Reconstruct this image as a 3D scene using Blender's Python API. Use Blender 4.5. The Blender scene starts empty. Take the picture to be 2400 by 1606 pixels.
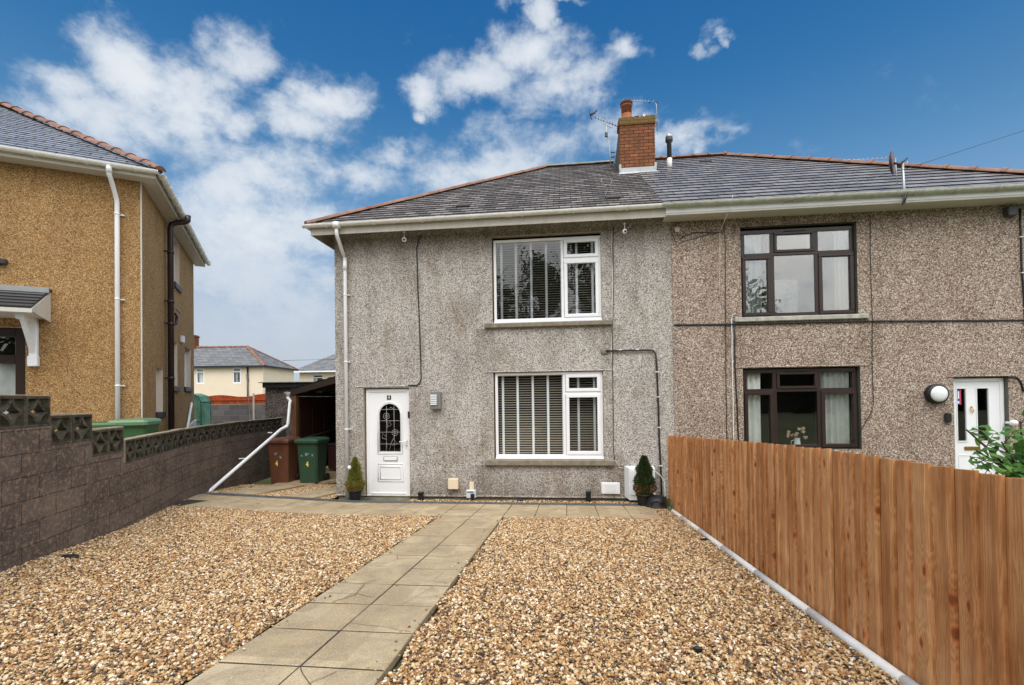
import bpy, math, random
from mathutils import Vector, Matrix, noise as mnoise
rnd = random.Random(7)
sc = bpy.context.scene
col = sc.collection
R = math.radians
EXPO, SUN, BACK, ROLL = .30, 1.2, 2.75, math.radians(-.75)

# ------------------------------------------------------------------ helpers
def lin(r, g, b):
    return tuple(((c/255)/12.92 if c/255 <= .04045 else ((c/255+.055)/1.055)**2.4) for c in (r, g, b))

class MB:
    """collects faces of ONE mesh; M places them, off is subtracted (root position)"""
    def __init__(s, M=None):
        s.v = []; s.f = []; s.uv = []; s.mi = []; s.M = M; s.smooth = set()
    def pt(s, p):
        p = Vector(p)
        if s.M is not None: p = s.M @ p
        s.v.append(p); return len(s.v)-1
    def face(s, pts, uv=None, mi=0, smooth=False):
        ids = [s.pt(p) for p in pts]
        s.f.append(ids); s.uv.append(uv or [(0, 0)]*len(ids)); s.mi.append(mi)
        if smooth: s.smooth.add(len(s.f)-1)
    def facei(s, ids, uv=None, mi=0, smooth=False):
        s.f.append(list(ids)); s.uv.append(uv or [(0, 0)]*len(ids)); s.mi.append(mi)
        if smooth: s.smooth.add(len(s.f)-1)
    def box(s, x0, x1, y0, y1, z0, z1, mi=0, T=None):
        P = [Vector((x, y, z)) for z in (z0, z1) for y in (y0, y1) for x in (x0, x1)]
        dx, dy, dz = x1-x0, y1-y0, z1-z0
        if T is not None: P = [T @ p for p in P]
        F = [((0, 1, 5, 4), dx, dz, x0, z0), ((3, 2, 6, 7), dx, dz, x0, z0), ((1, 3, 7, 5), dy, dz, y0, z0),
             ((2, 0, 4, 6), dy, dz, y0, z0), ((4, 5, 7, 6), dx, dy, x0, y0), ((2, 3, 1, 0), dx, dy, x0, y0)]
        for f, a, b, u, w in F:
            s.face([P[i] for i in f], [(u, w), (u+a, w), (u+a, w+b), (u, w+b)], mi)
    def bbox(s, x0, x1, y0, y1, z0, z1, b=.004, mi=0, T=None):
        """box with chamfered vertical+horizontal edges"""
        b = min(b, (x1-x0)*.45, (y1-y0)*.45, (z1-z0)*.45)
        rings = []
        for z, i in ((z0, b), (z0+b, 0), (z1-b, 0), (z1, b)):
            a0, a1, c0, c1 = x0+i, x1-i, y0+i, y1-i
            k = b if i == 0 else b*.5
            rings.append([(a0+k, c0, z), (a1-k, c0, z), (a1, c0+k, z), (a1, c1-k, z), (a1-k, c1, z), (a0+k, c1, z), (a0, c1-k, z), (a0, c0+k, z)])
        if T is not None: rings = [[T @ Vector(p) for p in r] for r in rings]
        ids = [[s.pt(p) for p in r] for r in rings]
        for a, c in zip(ids, ids[1:]):
            for k in range(8):
                s.facei([a[k], a[(k+1) % 8], c[(k+1) % 8], c[k]], mi=mi)
        s.facei(ids[0][::-1], mi=mi); s.facei(ids[-1], mi=mi)
    def loft(s, rings, cap=True, mi=0, smooth=False, closed=True):
        ids = [[s.pt(p) for p in r] for r in rings]
        n = len(ids[0])
        for a, c in zip(ids, ids[1:]):
            for k in range(n if closed else n-1):
                s.facei([a[k], a[(k+1) % n], c[(k+1) % n], c[k]], mi=mi, smooth=smooth)
        if cap: s.facei(ids[0][::-1], mi=mi); s.facei(ids[-1], mi=mi)
    def tube(s, pts, r, n=8, mi=0, cap=True, rs=None):
        pts = [Vector(p) for p in pts]; rings = []
        up = Vector((0, 0, 1))
        for i, p in enumerate(pts):
            d = (pts[min(i+1, len(pts)-1)]-pts[max(i-1, 0)]).normalized()
            a = d.cross(up)
            if a.length < .1: a = d.cross(Vector((0, 1, 0)))
            a.normalize(); b = d.cross(a)
            rr = rs[i] if rs else r
            rings.append([p+a*rr*math.cos(2*math.pi*k/n)+b*rr*math.sin(2*math.pi*k/n) for k in range(n)])
        # keep ring twist consistent
        for i in range(1, len(rings)):
            best = min(range(n), key=lambda k: (rings[i][k]-rings[i-1][0]).length)
            rings[i] = rings[i][best:]+rings[i][:best]
            if n > 2 and (rings[i][1]-rings[i-1][1]).length > (rings[i][-1]-rings[i-1][1]).length:
                rings[i] = [rings[i][0]]+rings[i][1:][::-1]
        s.loft(rings, cap, mi, True)
    def lathe(s, prof, c=(0, 0, 0), n=24, mi=0, axis='z', cap=True, smooth=True):
        rings = []
        for r, h in prof:
            ring = []
            for k in range(n):
                a = 2*math.pi*k/n; x, y = r*math.cos(a), r*math.sin(a)
                p = (x, y, h) if axis == 'z' else ((x, -h, y) if axis == 'y' else (h, x, y))
                ring.append((p[0]+c[0], p[1]+c[1], p[2]+c[2]))
            rings.append(ring)
        s.loft(rings, cap, mi, smooth)
    def prism(s, poly, z0, z1, mi=0):
        s.loft([[(x, y, z0) for x, y in poly], [(x, y, z1) for x, y in poly]], True, mi)
    def build(s, name, mats, parent=None, fix=True):
        me = bpy.data.meshes.new(name)
        off = Vector((0, 0, 0)); p = parent
        while p is not None: off += p.location; p = p.parent
        me.from_pydata([tuple(v-off) for v in s.v], [], s.f)
        ul = me.uv_layers.new(name='UVMap')
        i = 0; flat = []
        for u in s.uv:
            for q in u: flat += [q[0], q[1]]
        ul.data.foreach_set('uv', flat)
        if not isinstance(mats, (list, tuple)): mats = [mats]
        for m in mats: me.materials.append(m)
        me.polygons.foreach_set('material_index', s.mi)
        if s.smooth:
            me.polygons.foreach_set('use_smooth', [i in s.smooth for i in range(len(s.f))])
        me.update()
        if fix:
            import bmesh
            bm = bmesh.new(); bm.from_mesh(me); bmesh.ops.recalc_face_normals(bm, faces=bm.faces); bm.to_mesh(me); bm.free()
        o = bpy.data.objects.new(name, me); col.objects.link(o)
        if parent is not None: o.parent = parent
        return o

def tag(o, label=None, cat=None, group=None, kind=None):
    if label: o['label'] = label
    if cat: o['category'] = cat
    if group: o['group'] = group
    if kind: o['kind'] = kind
    return o

def thing(name, label, cat, loc=(0, 0, 0), group=None):
    o = bpy.data.objects.new(name, None); col.objects.link(o); o.location = loc
    o.empty_display_size = .2
    return tag(o, label, cat, group)

def copy_tree(o, parent=None):
    c = o.copy(); col.objects.link(c); c.parent = parent
    for ch in [x for x in col.objects if x.parent == o]:
        copy_tree(ch, c)
    return c

# ------------------------------------------------------------------ materials
class NT:
    def __init__(s, name):
        s.m = bpy.data.materials.new(name); s.m.use_nodes = True; s.t = s.m.node_tree
        s.b = s.t.nodes['Principled BSDF']; s.out = s.t.nodes['Material Output']
    def n(s, ty, **kw):
        nd = s.t.nodes.new(ty)
        for k, v in kw.items():
            if k.startswith('i_'):
                key = k[2:].replace('_', ' ')
                if key.isdigit(): key = int(key)
                inp = nd.inputs[key]
                if isinstance(v, bpy.types.NodeSocket): s.t.links.new(v, inp)
                else: inp.default_value = v
            else: setattr(nd, k, v)
        return nd
    def link(s, a, b): s.t.links.new(a, b)
    def math(s, op, a, b=0., c=None, clamp=False):
        nd = s.t.nodes.new('ShaderNodeMath'); nd.operation = op; nd.use_clamp = clamp
        for i, v in enumerate((a, b, c)):
            if v is None: continue
            if isinstance(v, bpy.types.NodeSocket): s.t.links.new(v, nd.inputs[i])
            else: nd.inputs[i].default_value = v
        return nd.outputs[0]
    def ramp(s, fac, stops, interp='LINEAR'):
        nd = s.t.nodes.new('ShaderNodeValToRGB'); cr = nd.color_ramp; cr.interpolation = interp
        while len(cr.elements) < len(stops): cr.elements.new(.5)
        for e, (p, c) in zip(cr.elements, stops):
            e.position = p
            e.color = (c, c, c, 1) if isinstance(c, (int, float)) else (*c[:3], 1)
        s.t.links.new(fac, nd.inputs[0]); return nd.outputs[0]
    def mix(s, fac, a, b, mode='MIX'):
        nd = s.t.nodes.new('ShaderNodeMix'); nd.data_type = 'RGBA'; nd.blend_type = mode
        for key, v in ((0, fac), (6, a), (7, b)):
            if isinstance(v, bpy.types.NodeSocket): s.t.links.new(v, nd.inputs[key])
            elif key == 0: nd.inputs[0].default_value = v
            else: nd.inputs[key].default_value = (*v[:3], 1)
        return nd.outputs[2]
    def noise(s, vec, scale, detail=4, rough=.55, dist=0.):
        return s.n('ShaderNodeTexNoise', i_Vector=vec, i_Scale=scale, i_Detail=detail, i_Roughness=rough, i_Distortion=dist).outputs['Fac']
    def mapv(s, vec, scale=(1, 1, 1), loc=(0, 0, 0), rot=(0, 0, 0)):
        return s.n('ShaderNodeMapping', i_Vector=vec, i_Scale=scale, i_Location=loc, i_Rotation=rot).outputs[0]
    def obj(s): return s.n('ShaderNodeTexCoord').outputs['Object']
    def uvc(s): return s.n('ShaderNodeTexCoord').outputs['UV']
    def bump(s, h, strength=.5, dist=.01):
        nd = s.n('ShaderNodeBump', i_Height=h, i_Strength=strength, i_Distance=dist)
        s.link(nd.outputs[0], s.b.inputs['Normal']); return nd
    def base(s, c, rough=.6, spec=.5, metal=0.):
        if isinstance(c, bpy.types.NodeSocket): s.link(c, s.b.inputs['Base Color'])
        else: s.b.inputs['Base Color'].default_value = (*c[:3], 1)
        if isinstance(rough, bpy.types.NodeSocket): s.link(rough, s.b.inputs['Roughness'])
        else: s.b.inputs['Roughness'].default_value = rough
        s.b.inputs['Specular IOR Level'].default_value = spec
        s.b.inputs['Metallic'].default_value = metal

def plain(name, c, rough=.5, var=.12, scale=6., dirt=None, spec=.5, metal=0., bump=0.):
    k = NT(name); v = k.obj()
    f = k.noise(v, scale, 5, .6)
    cc = k.mix(k.ramp(f, [(.3, 0), (.7, 1)]), tuple(x*(1-var) for x in c), tuple(min(1, x*(1+var)) for x in c))
    if dirt:
        g = k.noise(k.mapv(v, (3, 3, .7)), 5, 6, .7)
        cc = k.mix(k.ramp(g, [(.45, 0), (.8, dirt[1])]), cc, dirt[0])
    k.base(cc, rough, spec, metal)
    if bump: k.bump(k.noise(v, 180, 3), bump, .002)
    return k.m

def pebble(name, stops, scale, big=.25, stain=None, stain_amt=.5, bumpd=.012, stain_scale=.9, zones=()):
    k = NT(name); v = k.obj()
    vo = k.n('ShaderNodeTexVoronoi', i_Vector=v, i_Scale=scale, i_Randomness=1.)
    rc = k.n('ShaderNodeSeparateColor', i_Color=vo.outputs['Color']).outputs[0]
    c = k.ramp(rc, stops)
    pit = k.ramp(vo.outputs['Distance'], [(.35, 1), (.8, .62)])
    c = k.mix(1., c, pit, 'MULTIPLY')
    n1 = k.noise(k.mapv(v, (1, 1, .7)), stain_scale*1.7, 7, .66, .4)
    c = k.mix(k.ramp(n1, [(.3, 0), (.7, 1)]), k.mix(1., c, (1-big, 1-big, 1-big), 'MULTIPLY'), c)
    if stain:
        n2 = k.noise(k.mapv(v, (1.3, 1.3, .55), (3, 7, 1)), 1.6, 8, .68, .8)
        c = k.mix(k.ramp(n2, [(.48, 0), (.72, stain_amt)]), c, k.mix(1., c, stain, 'MULTIPLY'))
        st = k.noise(k.mapv(v, (9, 9, .5)), 1.1, 5, .6)
        c = k.mix(k.ramp(st, [(.5, 0), (.78, stain_amt*.6)]), c, k.mix(1., c, stain, 'MULTIPLY'))
    sx = k.n('ShaderNodeSeparateXYZ', i_Vector=v)
    for x0, x1, za, zb, amt, tint in zones:      # dirt splash at the foot, runs under the sills, and shade painted below the eaves
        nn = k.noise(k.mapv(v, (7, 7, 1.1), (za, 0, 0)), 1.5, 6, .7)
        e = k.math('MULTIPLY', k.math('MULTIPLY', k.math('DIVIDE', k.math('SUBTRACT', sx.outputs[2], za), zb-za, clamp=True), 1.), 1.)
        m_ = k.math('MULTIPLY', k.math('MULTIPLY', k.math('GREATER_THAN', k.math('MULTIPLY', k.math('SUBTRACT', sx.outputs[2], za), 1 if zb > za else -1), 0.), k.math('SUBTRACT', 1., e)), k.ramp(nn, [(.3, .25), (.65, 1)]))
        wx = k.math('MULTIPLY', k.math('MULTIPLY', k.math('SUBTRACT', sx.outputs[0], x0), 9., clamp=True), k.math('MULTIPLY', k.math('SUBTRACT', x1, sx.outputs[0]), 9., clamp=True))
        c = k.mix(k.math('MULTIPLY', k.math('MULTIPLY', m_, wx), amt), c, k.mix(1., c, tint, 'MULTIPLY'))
    k.base(c, .85, .25)
    h = k.math('SUBTRACT', 1., vo.outputs['Distance'])
    k.bump(h, .6, bumpd)
    return k.m

def brick(name, c1, c2, mortar, bw, rh, ms=.012, extra=None, rough=.85, bump=.6, off=.5, vshift=0., bias=0.):
    k = NT(name); uv = k.mapv(k.uvc(), (1, 1, 1), (0, -vshift, 0))
    wob = k.n('ShaderNodeTexNoise', i_Vector=uv, i_Scale=6., i_Detail=3)
    uv2 = k.n('ShaderNodeMixRGB', blend_type='LINEAR_LIGHT', i_Fac=.006, i_Color1=uv, i_Color2=wob.outputs['Color']).outputs[0]
    b = k.n('ShaderNodeTexBrick', i_Vector=uv2, i_Color1=(*c1, 1), i_Color2=(*c2, 1), i_Mortar=(*mortar, 1), i_Scale=1., i_Mortar_Size=ms, i_Mortar_Smooth=.25, i_Bias=bias, i_Brick_Width=bw, i_Row_Height=rh)
    b.offset = off
    c = b.outputs['Color']
    if extra: c = extra(k, c, uv)
    k.base(c, rough, .3)
    h = k.math('ADD', k.math('MULTIPLY', k.math('SUBTRACT', 1., b.outputs['Fac']), 1.), k.math('MULTIPLY', k.noise(uv, 60, 4, .7), .35))
    k.bump(h, bump, .008)
    return k.m

M = {}
_t = (.42, .36, .28)
ZG = [(-9, 9, .03, .55, .85, _t), (-9, 9, 5.05, 4.45, .55, _t), (-.42, .05, 3.22, 2.2, .8, _t), (1.9, 2.4, 3.22, 2.3, .6, _t), (-.5, .0, .66, -.1, .7, _t), (1.95, 2.45, .66, -.1, .7, _t), (-3.2, -2.7, 5., 2.6, .35, _t)]  # full-width zone at the top is eaves shade painted into the wall colour
ZN = [(-9, 9, 5.05, 4.5, .6, _t), (-2.3, -1.8, 3.2, 2.0, .5, _t), (.0, .5, 3.2, 2.2, .5, _t), (-9, 9, .0, .9, .5, _t)]  # first zone paints the shade under the eaves
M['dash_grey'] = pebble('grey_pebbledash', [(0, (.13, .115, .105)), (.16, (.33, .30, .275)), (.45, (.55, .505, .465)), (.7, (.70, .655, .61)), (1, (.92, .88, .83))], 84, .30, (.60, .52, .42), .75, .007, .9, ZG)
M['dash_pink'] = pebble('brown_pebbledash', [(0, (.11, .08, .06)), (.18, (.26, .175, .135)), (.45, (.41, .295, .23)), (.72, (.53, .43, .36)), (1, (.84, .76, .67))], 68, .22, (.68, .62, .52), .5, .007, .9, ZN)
M['dash_gold'] = pebble('golden_pebbledash', [(0, (.19, .095, .036)), (.25, (.38, .20, .077)), (.6, (.50, .29, .115)), (.85, (.58, .38, .17)), (1, (.76, .57, .32))], 86, .2, (.66, .56, .46), .5, .007)
M['dash_dull'] = pebble('dull_pebbledash', [(0, (.05, .045, .04)), (.5, (.17, .14, .125)), (1, (.34, .30, .27))], 45, .2)
M['cream'] = plain('cream_render', (.78, .67, .53), .9, .04, 1.2, ((.6, .5, .38), .15), .2)
M['upvc'] = plain('white_upvc', (.86, .87, .90), .28, .02, 3.)
M['gutter'] = plain('weathered_white_plastic', (.86, .86, .83), .4, .05, 4., ((.40, .38, .28), .4))
M['fascia'] = plain('weathered_fascia_board', (.50, .47, .41), .5, .08, 4., ((.28, .25, .19), .5))
M['gutter_old'] = plain('green_stained_plastic', (.50, .51, .44), .45, .12, 5., ((.22, .23, .15), .75))
M['soffit'] = plain('white_soffit', (.60, .575, .52), .5, .05, 3., ((.4, .36, .28), .3))
M['reveal'] = plain('beige_painted_render', (.46, .38, .27), .8, .12, 5., ((.22, .17, .11), .5), .2)
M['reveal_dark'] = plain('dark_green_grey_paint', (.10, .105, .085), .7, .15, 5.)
M['reveal_pale'] = plain('pale_painted_reveal', (.66, .56, .46), .8, .06, 5.)
M['sill'] = plain('concrete_sill', (.24, .205, .16), .9, .25, 9., ((.10, .09, .06), .6), .2, 0, .5)
M['sill_pale'] = plain('pale_concrete_sill', (.44, .43, .38), .9, .25, 9., ((.18, .18, .12), .5), .2, 0, .5)
M['plinth'] = plain('green_stained_plinth', (.25, .23, .17), .9, .25, 5., ((.09, .10, .05), .7), .2, 0, .5)
M['brown_upvc'] = plain('dark_brown_upvc', (.035, .02, .017), .3, .1, 3.)
M['black'] = plain('black_plastic', (.012, .012, .013), .4, .2, 8.)
M['brown_pipe'] = plain('dark_brown_pipe', (.028, .016, .015), .35, .15, 4.)
M['black_sill'] = plain('black_painted_sill', (.035, .03, .035), .5, .2, 9.)
M['lead'] = plain('lead_flashing', (.42, .44, .46), .6, .15, 9., ((.6, .6, .55), .4))
M['blind'] = plain('blind_slat_taupe', (.55, .49, .41), .5, .05, 3.)
M['tape'] = plain('blind_tape_pale', (.82, .86, .88), .8, .03, 3.)
M['net'] = plain('white_net_fabric', (.72, .76, .74), .9, .04, 4.)
M['curtain'] = plain('pale_green_grey_curtain', (.88, .90, .86), .9, .08, 6.)
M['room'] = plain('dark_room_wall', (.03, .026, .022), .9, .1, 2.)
M['room_light'] = plain('pale_room_wall', (.45, .42, .36), .9, .05, 2.)
M['metal'] = plain('grey_aluminium', (.42, .43, .44), .4, .1, 20., None, .5, .7)
M['metal_dark'] = plain('dark_weathered_metal', (.05, .05, .055), .5, .2, 20.)
M['silver'] = plain('satin_grey_metal', (.30, .31, .30), .35, .05, 10., None, .5, .6)
M['diffuser'] = plain('white_diffuser', (.80, .82, .84), .3, .02, 4.)
M['brass'] = plain('polished_brass', (.6, .38, .1), .25, .1, 10., None, .5, 1.)
M['beige_box'] = plain('cream_plastic', (.80, .68, .50), .45, .03, 3.)
M['socket'] = plain('pale_blue_plastic', (.62, .68, .76), .4, .03, 3.)
M['pot_black'] = plain('matt_black_plastic', (.008, .008, .009), .55, .2, 8.)
M['clay'] = plain('terracotta_pot', (.40, .12, .055), .8, .2, 6., ((.12, .07, .04), .6))
M['ridge_red'] = plain('terracotta_ridge', (.25, .125, .085), .85, .3, 3., ((.10, .08, .06), .8))
M['ridge_grey'] = plain('grey_ridge_tile', (.23, .225, .19), .85, .3, 4., ((.10, .11, .06), .6))
M['mortar'] = plain('dark_roof_mortar', (.05, .045, .04), .9, .2, 20.)
M['bin_green'] = plain('green_wheelie_plastic', (.035, .085, .05), .42, .1, 5., ((.02, .04, .025), .4), .4, 0, .15)
M['bin_bright'] = plain('mid_green_wheelie_plastic', (.045, .115, .04), .42, .1, 5., None, .4, 0, .15)
M['bin_bright_lid'] = plain('pale_green_lid_plastic', (.11, .20, .10), .4, .1, 5.)
M['bin_brown'] = plain('brown_wheelie_plastic', (.155, .062, .036), .42, .1, 5., ((.08, .035, .02), .4), .4, 0, .15)
M['yellow'] = plain('yellow_vinyl', (.92, .85, .15), .5, .05, 9.)
M['smudge'] = plain('blue_grey_paint', (.25, .40, .45), .7, .2, 30.)
M['number'] = plain('pale_gold_number', (.72, .62, .42), .4, .05, 9.)
M['wood_post'] = plain('brown_stained_post', (.16, .075, .035), .75, .2, 7.)
M['wood_dark'] = plain('dark_stained_timber', (.028, .015, .012), .7, .25, 9.)
M['maroon'] = plain('maroon_box_plastic', (.05, .012, .012), .5, .1, 5.)
M['felt'] = plain('dark_roofing_felt', (.02, .016, .018), .9, .3, 9.)
M['flower'] = plain('cream_petals', (.92, .68, .50), .7, .2, 40.)
M['white'] = plain('white_enamel', (.80, .84, .83), .3, .03, 6.)
M['kerb'] = plain('pale_grey_edging', (.74, .71, .67), .6, .06, 6., ((.40, .36, .30), .35))
M['stem'] = plain('brown_stem', (.06, .035, .02), .8, .3, 20.)
M['prop'] = plain('grey_weathered_pole', (.22, .19, .17), .8, .2, 8.)
M['pink_post'] = plain('pale_timber_post', (.55, .42, .35), .8, .1, 8.)
M['hill'] = plain('distant_hill', (.11, .15, .20), 1., .1, .02)
M['yard'] = plain('neighbour_yard_concrete', (.28, .26, .23), .9, .2, 2.)
M['pale_base'] = plain('pale_painted_plinth', (.60, .60, .54), .85, .08, 4.)
M['crack'] = plain('dark_joint_dirt', (.045, .03, .018), .95, .3, 20.)
M['sticker_blue'] = plain('blue_sticker', (.05, .04, .30), .5, .2, 60.)
M['sticker_red'] = plain('red_sticker', (.55, .06, .12), .5, .2, 60.)

def leafmat(name, a, b, c):
    k = NT(name); v = k.obj()
    f = k.noise(v, 26, 3, .6)
    cc = k.ramp(f, [(.3, a), (.5, b), (.72, c)])
    k.base(cc, .55, .35)
    tr = k.n('ShaderNodeBsdfTranslucent', i_Color=cc)
    mx = k.n('ShaderNodeMixShader', i_Fac=.28); k.link(k.b.outputs[0], mx.inputs[1]); k.link(tr.outputs[0], mx.inputs[2])
    k.link(mx.outputs[0], k.out.inputs[0]); return k.m
M['conifer'] = leafmat('dark_conifer_needles', (.03, .05, .02), (.065, .095, .035), (.14, .17, .06))
M['box_leaf'] = leafmat('yellow_green_leaves', (.12, .14, .03), (.26, .27, .06), (.42, .38, .12))
M['brown_leaf'] = leafmat('rusty_leaves', (.18, .09, .03), (.30, .16, .05), (.36, .23, .08))
M['shrub'] = leafmat('bright_shrub_leaves', (.03, .10, .012), (.06, .17, .02), (.14, .28, .045))
M['tree'] = leafmat('tree_leaves', (.02, .045, .012), (.04, .08, .02), (.075, .12, .035))
M['grass'] = leafmat('grass_blades', (.05, .09, .02), (.10, .14, .04), (.2, .2, .08))

def glass(name, tint=(.97, .98, .98), refl=1.):
    k = NT(name)
    tr = k.n('ShaderNodeBsdfTransparent', i_Color=(*tint, 1)); gl = k.n('ShaderNodeBsdfGlossy', i_Color=(1, 1, 1, 1), i_Roughness=.0)
    fr = k.n('ShaderNodeFresnel', i_IOR=1.65)
    f = k.math('MULTIPLY', k.math('ADD', fr.outputs[0], .03), refl, clamp=True)
    nz = k.noise(k.obj(), 1.7, 2)
    bp = k.n('ShaderNodeBump', i_Height=nz, i_Strength=.06, i_Distance=.05)
    k.link(bp.outputs[0], gl.inputs['Normal'])
    mx = k.n('ShaderNodeMixShader', i_Fac=f); k.link(tr.outputs[0], mx.inputs[1]); k.link(gl.outputs[0], mx.inputs[2])
    k.link(mx.outputs[0], k.out.inputs[0]); return k.m
M['glass'] = glass('window_glass', refl=.6)
M['glass_r'] = glass('double_glazed_pane', refl=1.7)
M['glass_low'] = glass('ground_floor_pane', refl=.55)
M['glass_dark'] = glass('tinted_door_glass', (.25, .25, .25), .8)

def slate(name, cols, mossy, w, h, rough, moss_amt):
    k = NT(name); uv = k.uvc()
    b = k.n('ShaderNodeTexBrick', i_Vector=uv, i_Color1=(0, 0, 0, 1), i_Color2=(1, 1, 1, 1), i_Mortar=(0, 0, 0, 1), i_Scale=1., i_Mortar_Size=.009, i_Mortar_Smooth=.1, i_Bias=0., i_Brick_Width=w, i_Row_Height=h)
    b.offset = .5
    g = k.n('ShaderNodeSeparateColor', i_Color=b.outputs['Color']).outputs[0]
    c = k.ramp(g, [(0, cols[0]), (.5, cols[1]), (1, cols[2])])
    n = k.noise(k.mapv(uv, (1, 1.6, 1)), 1.5, 7, .65, .5)
    c = k.mix(k.ramp(n, [(.42, 0), (.66, moss_amt)]), c, mossy)
    n2 = k.noise(uv, 38, 3, .7)
    c = k.mix(k.ramp(n2, [(.55, 0), (.75, .45)]), c, tuple(min(1, x*1.9) for x in cols[2]))
    c = k.mix(b.outputs['Fac'], c, (.012, .011, .011))
    k.base(c, rough, .45)
    k.bump(k.math('ADD', k.math('SUBTRACT', 1., b.outputs['Fac']), k.math('MULTIPLY', n2, .3)), .5, .006)
    return k.m
M['slate_old'] = slate('old_lichened_slate', ((.065, .052, .05), (.14, .118, .11), (.25, .22, .205)), (.055, .046, .032), .22, .195, .8, .7)
M['slate_new'] = slate('clean_blue_grey_slate', ((.15, .135, .13), (.20, .185, .18), (.27, .25, .245)), (.11, .09, .085), .34, .263, .36, .3)
M['slate_left'] = slate('neat_grey_slate', ((.17, .18, .20), (.22, .23, .26), (.27, .28, .31)), (.12, .12, .13), .34, .19, .42, .25)
M['slate_far'] = slate('far_slate', ((.13, .13, .135), (.17, .17, .175), (.22, .22, .22)), (.10, .10, .09), .35, .22, .7, .4)

def bw_extra(k, c, uv):
    n = k.noise(uv, 2.2, 8, .7, .4)
    c = k.mix(k.ramp(n, [(.42, 0), (.66, .8)]), c, (.05, .037, .034))
    n2 = k.noise(uv, 21, 5, .75)
    c = k.mix(k.ramp(n2, [(.5, 0), (.66, .75)]), c, (.36, .225, .15))
    n3 = k.noise(uv, 55, 3, .7)
    return k.mix(k.ramp(n3, [(.6, 0), (.7, .45)]), c, (.34, .30, .24))
M['blockwork'] = brick('weathered_purple_brown_blockwork', (.125, .098, .08), (.165, .128, .10), (.035, .029, .024), .45, .2175, .0045, bw_extra, .92, 1., .5, .153)
M['blockwork_far'] = brick('grey_blockwork', (.075, .07, .072), (.13, .115, .115), (.14, .13, .12), .45, .22, .009, None, .92, .6)
def ch_extra(k, c, uv):
    z = k.n('ShaderNodeSeparateXYZ', i_Vector=uv).outputs[1]
    n = k.noise(uv, 3.5, 6, .7)
    moss = k.math('ADD', k.ramp(z, [(0, 0), (1, 1)]), 0)
    c = k.mix(k.ramp(n, [(.35, 0), (.65, .75)]), c, (.10, .045, .02))
    t = k.math('MULTIPLY', k.ramp(k.math('MULTIPLY', z, .1), [(.832, 0), (.84, 1)]), k.ramp(k.noise(uv, 7, 5, .7), [(.35, .2), (.6, .9)]))
    return k.mix(t, c, (.13, .115, .03))
M['chimney'] = brick('orange_chimney_brick', (.36, .125, .05), (.22, .08, .04), (.045, .028, .018), .225, .078, .009, ch_extra, .88, 1., .5)
M['chimney_side'] = plain('mossy_render_side', (.12, .10, .07), .95, .3, 6., ((.05, .05, .025), .7), .2, 0, .6)

def wood(name, a, b, dark, saw=True):
    k = NT(name); v = k.obj()
    oi = k.n('ShaderNodeObjectInfo').outputs['Random']
    sh = k.n('ShaderNodeCombineXYZ', i_X=k.math('MULTIPLY', oi, 31.), i_Y=k.math('MULTIPLY', oi, 17.), i_Z=k.math('MULTIPLY', oi, 53.)).outputs[0]
    p = k.n('ShaderNodeVectorMath', operation='ADD', i_0=v, i_1=sh).outputs[0]
    ps = k.n('ShaderNodeSeparateXYZ', i_Vector=p)
    p2 = k.n('ShaderNodeCombineXYZ', i_X=k.math('MULTIPLY', ps.outputs[1], 6.), i_Y=k.math('MULTIPLY', ps.outputs[2], 3.6)).outputs[0]
    kn = k.n('ShaderNodeTexVoronoi', voronoi_dimensions='2D', i_Vector=p2, i_Scale=1., i_Randomness=1.)
    kd = k.math('ADD', kn.outputs['Distance'], k.math('MULTIPLY', k.math('SUBTRACT', k.noise(p, 30, 3), .5), .09))
    sel = k.ramp(k.n('ShaderNodeSeparateColor', i_Color=kn.outputs['Color']).outputs[0], [(.52, 0), (.56, 1)])
    warp = k.math('MULTIPLY', k.ramp(kd, [(.05, 1), (.5, 0)]), sel)
    g1 = k.noise(k.mapv(p, (1, 26, 1.1)), 1., 4, .6, .6)
    q = k.math('ADD', k.math('MULTIPLY', g1, 2.2), k.math('MULTIPLY', warp, .8))
    ring = k.math('ABSOLUTE', k.math('SINE', k.math('MULTIPLY', q, 11.)))
    base = k.mix(k.ramp(oi, [(0, 0), (1, 1)]), a, b); base = k.mix(k.ramp(k.math('FRACT', k.math('MULTIPLY', oi, 7.3)), [(.55, 0), (1, .55)]), base, (a[0]*.60, a[1]*.50, a[2]*.46)); base = k.mix(k.ramp(k.noise(k.mapv(p, (1, 5, .6)), 1.3, 3), [(.35, 0), (.65, .6)]), base, (min(1, b[0]*1.15), b[1]*1.2, b[2]*1.35))
    c = k.mix(k.math('MULTIPLY', k.ramp(ring, [(.4, 0), (1, 1)]), .55), base, k.mix(1., base, (.58, .45, .34), 'MULTIPLY'))
    fine = k.noise(k.mapv(p, (1, 170, 5)), 1., 3, .6)
    c = k.mix(k.ramp(fine, [(.35, .25), (.65, 0)]), c, k.mix(1., c, (.6, .5, .4), 'MULTIPLY'))
    blot = k.noise(p, 2.3, 5, .6)
    c = k.mix(k.ramp(blot, [(.42, 0), (.7, .75)]), c, k.mix(1., c, (.62, .46, .32), 'MULTIPLY'))
    knot = k.math('MULTIPLY', k.ramp(kd, [(.05, 1), (.12, 0)]), sel)
    c = k.mix(k.math('MULTIPLY', knot, .85), c, dark)
    halo = k.math('MULTIPLY', k.ramp(kd, [(.12, 1), (.24, 0)]), sel)
    c = k.mix(k.math('MULTIPLY', halo, .5), c, k.mix(1., c, (1.1, .72, .5), 'MULTIPLY'))
    k.base(c, .78, .25)
    hh = k.math('ADD', k.math('MULTIPLY', fine, .5), k.math('MULTIPLY', k.noise(k.mapv(p, (1, 8, 150)), 1., 2), .7 if saw else 0.))
    k.bump(hh, .35, .003)
    return k.m
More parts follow.
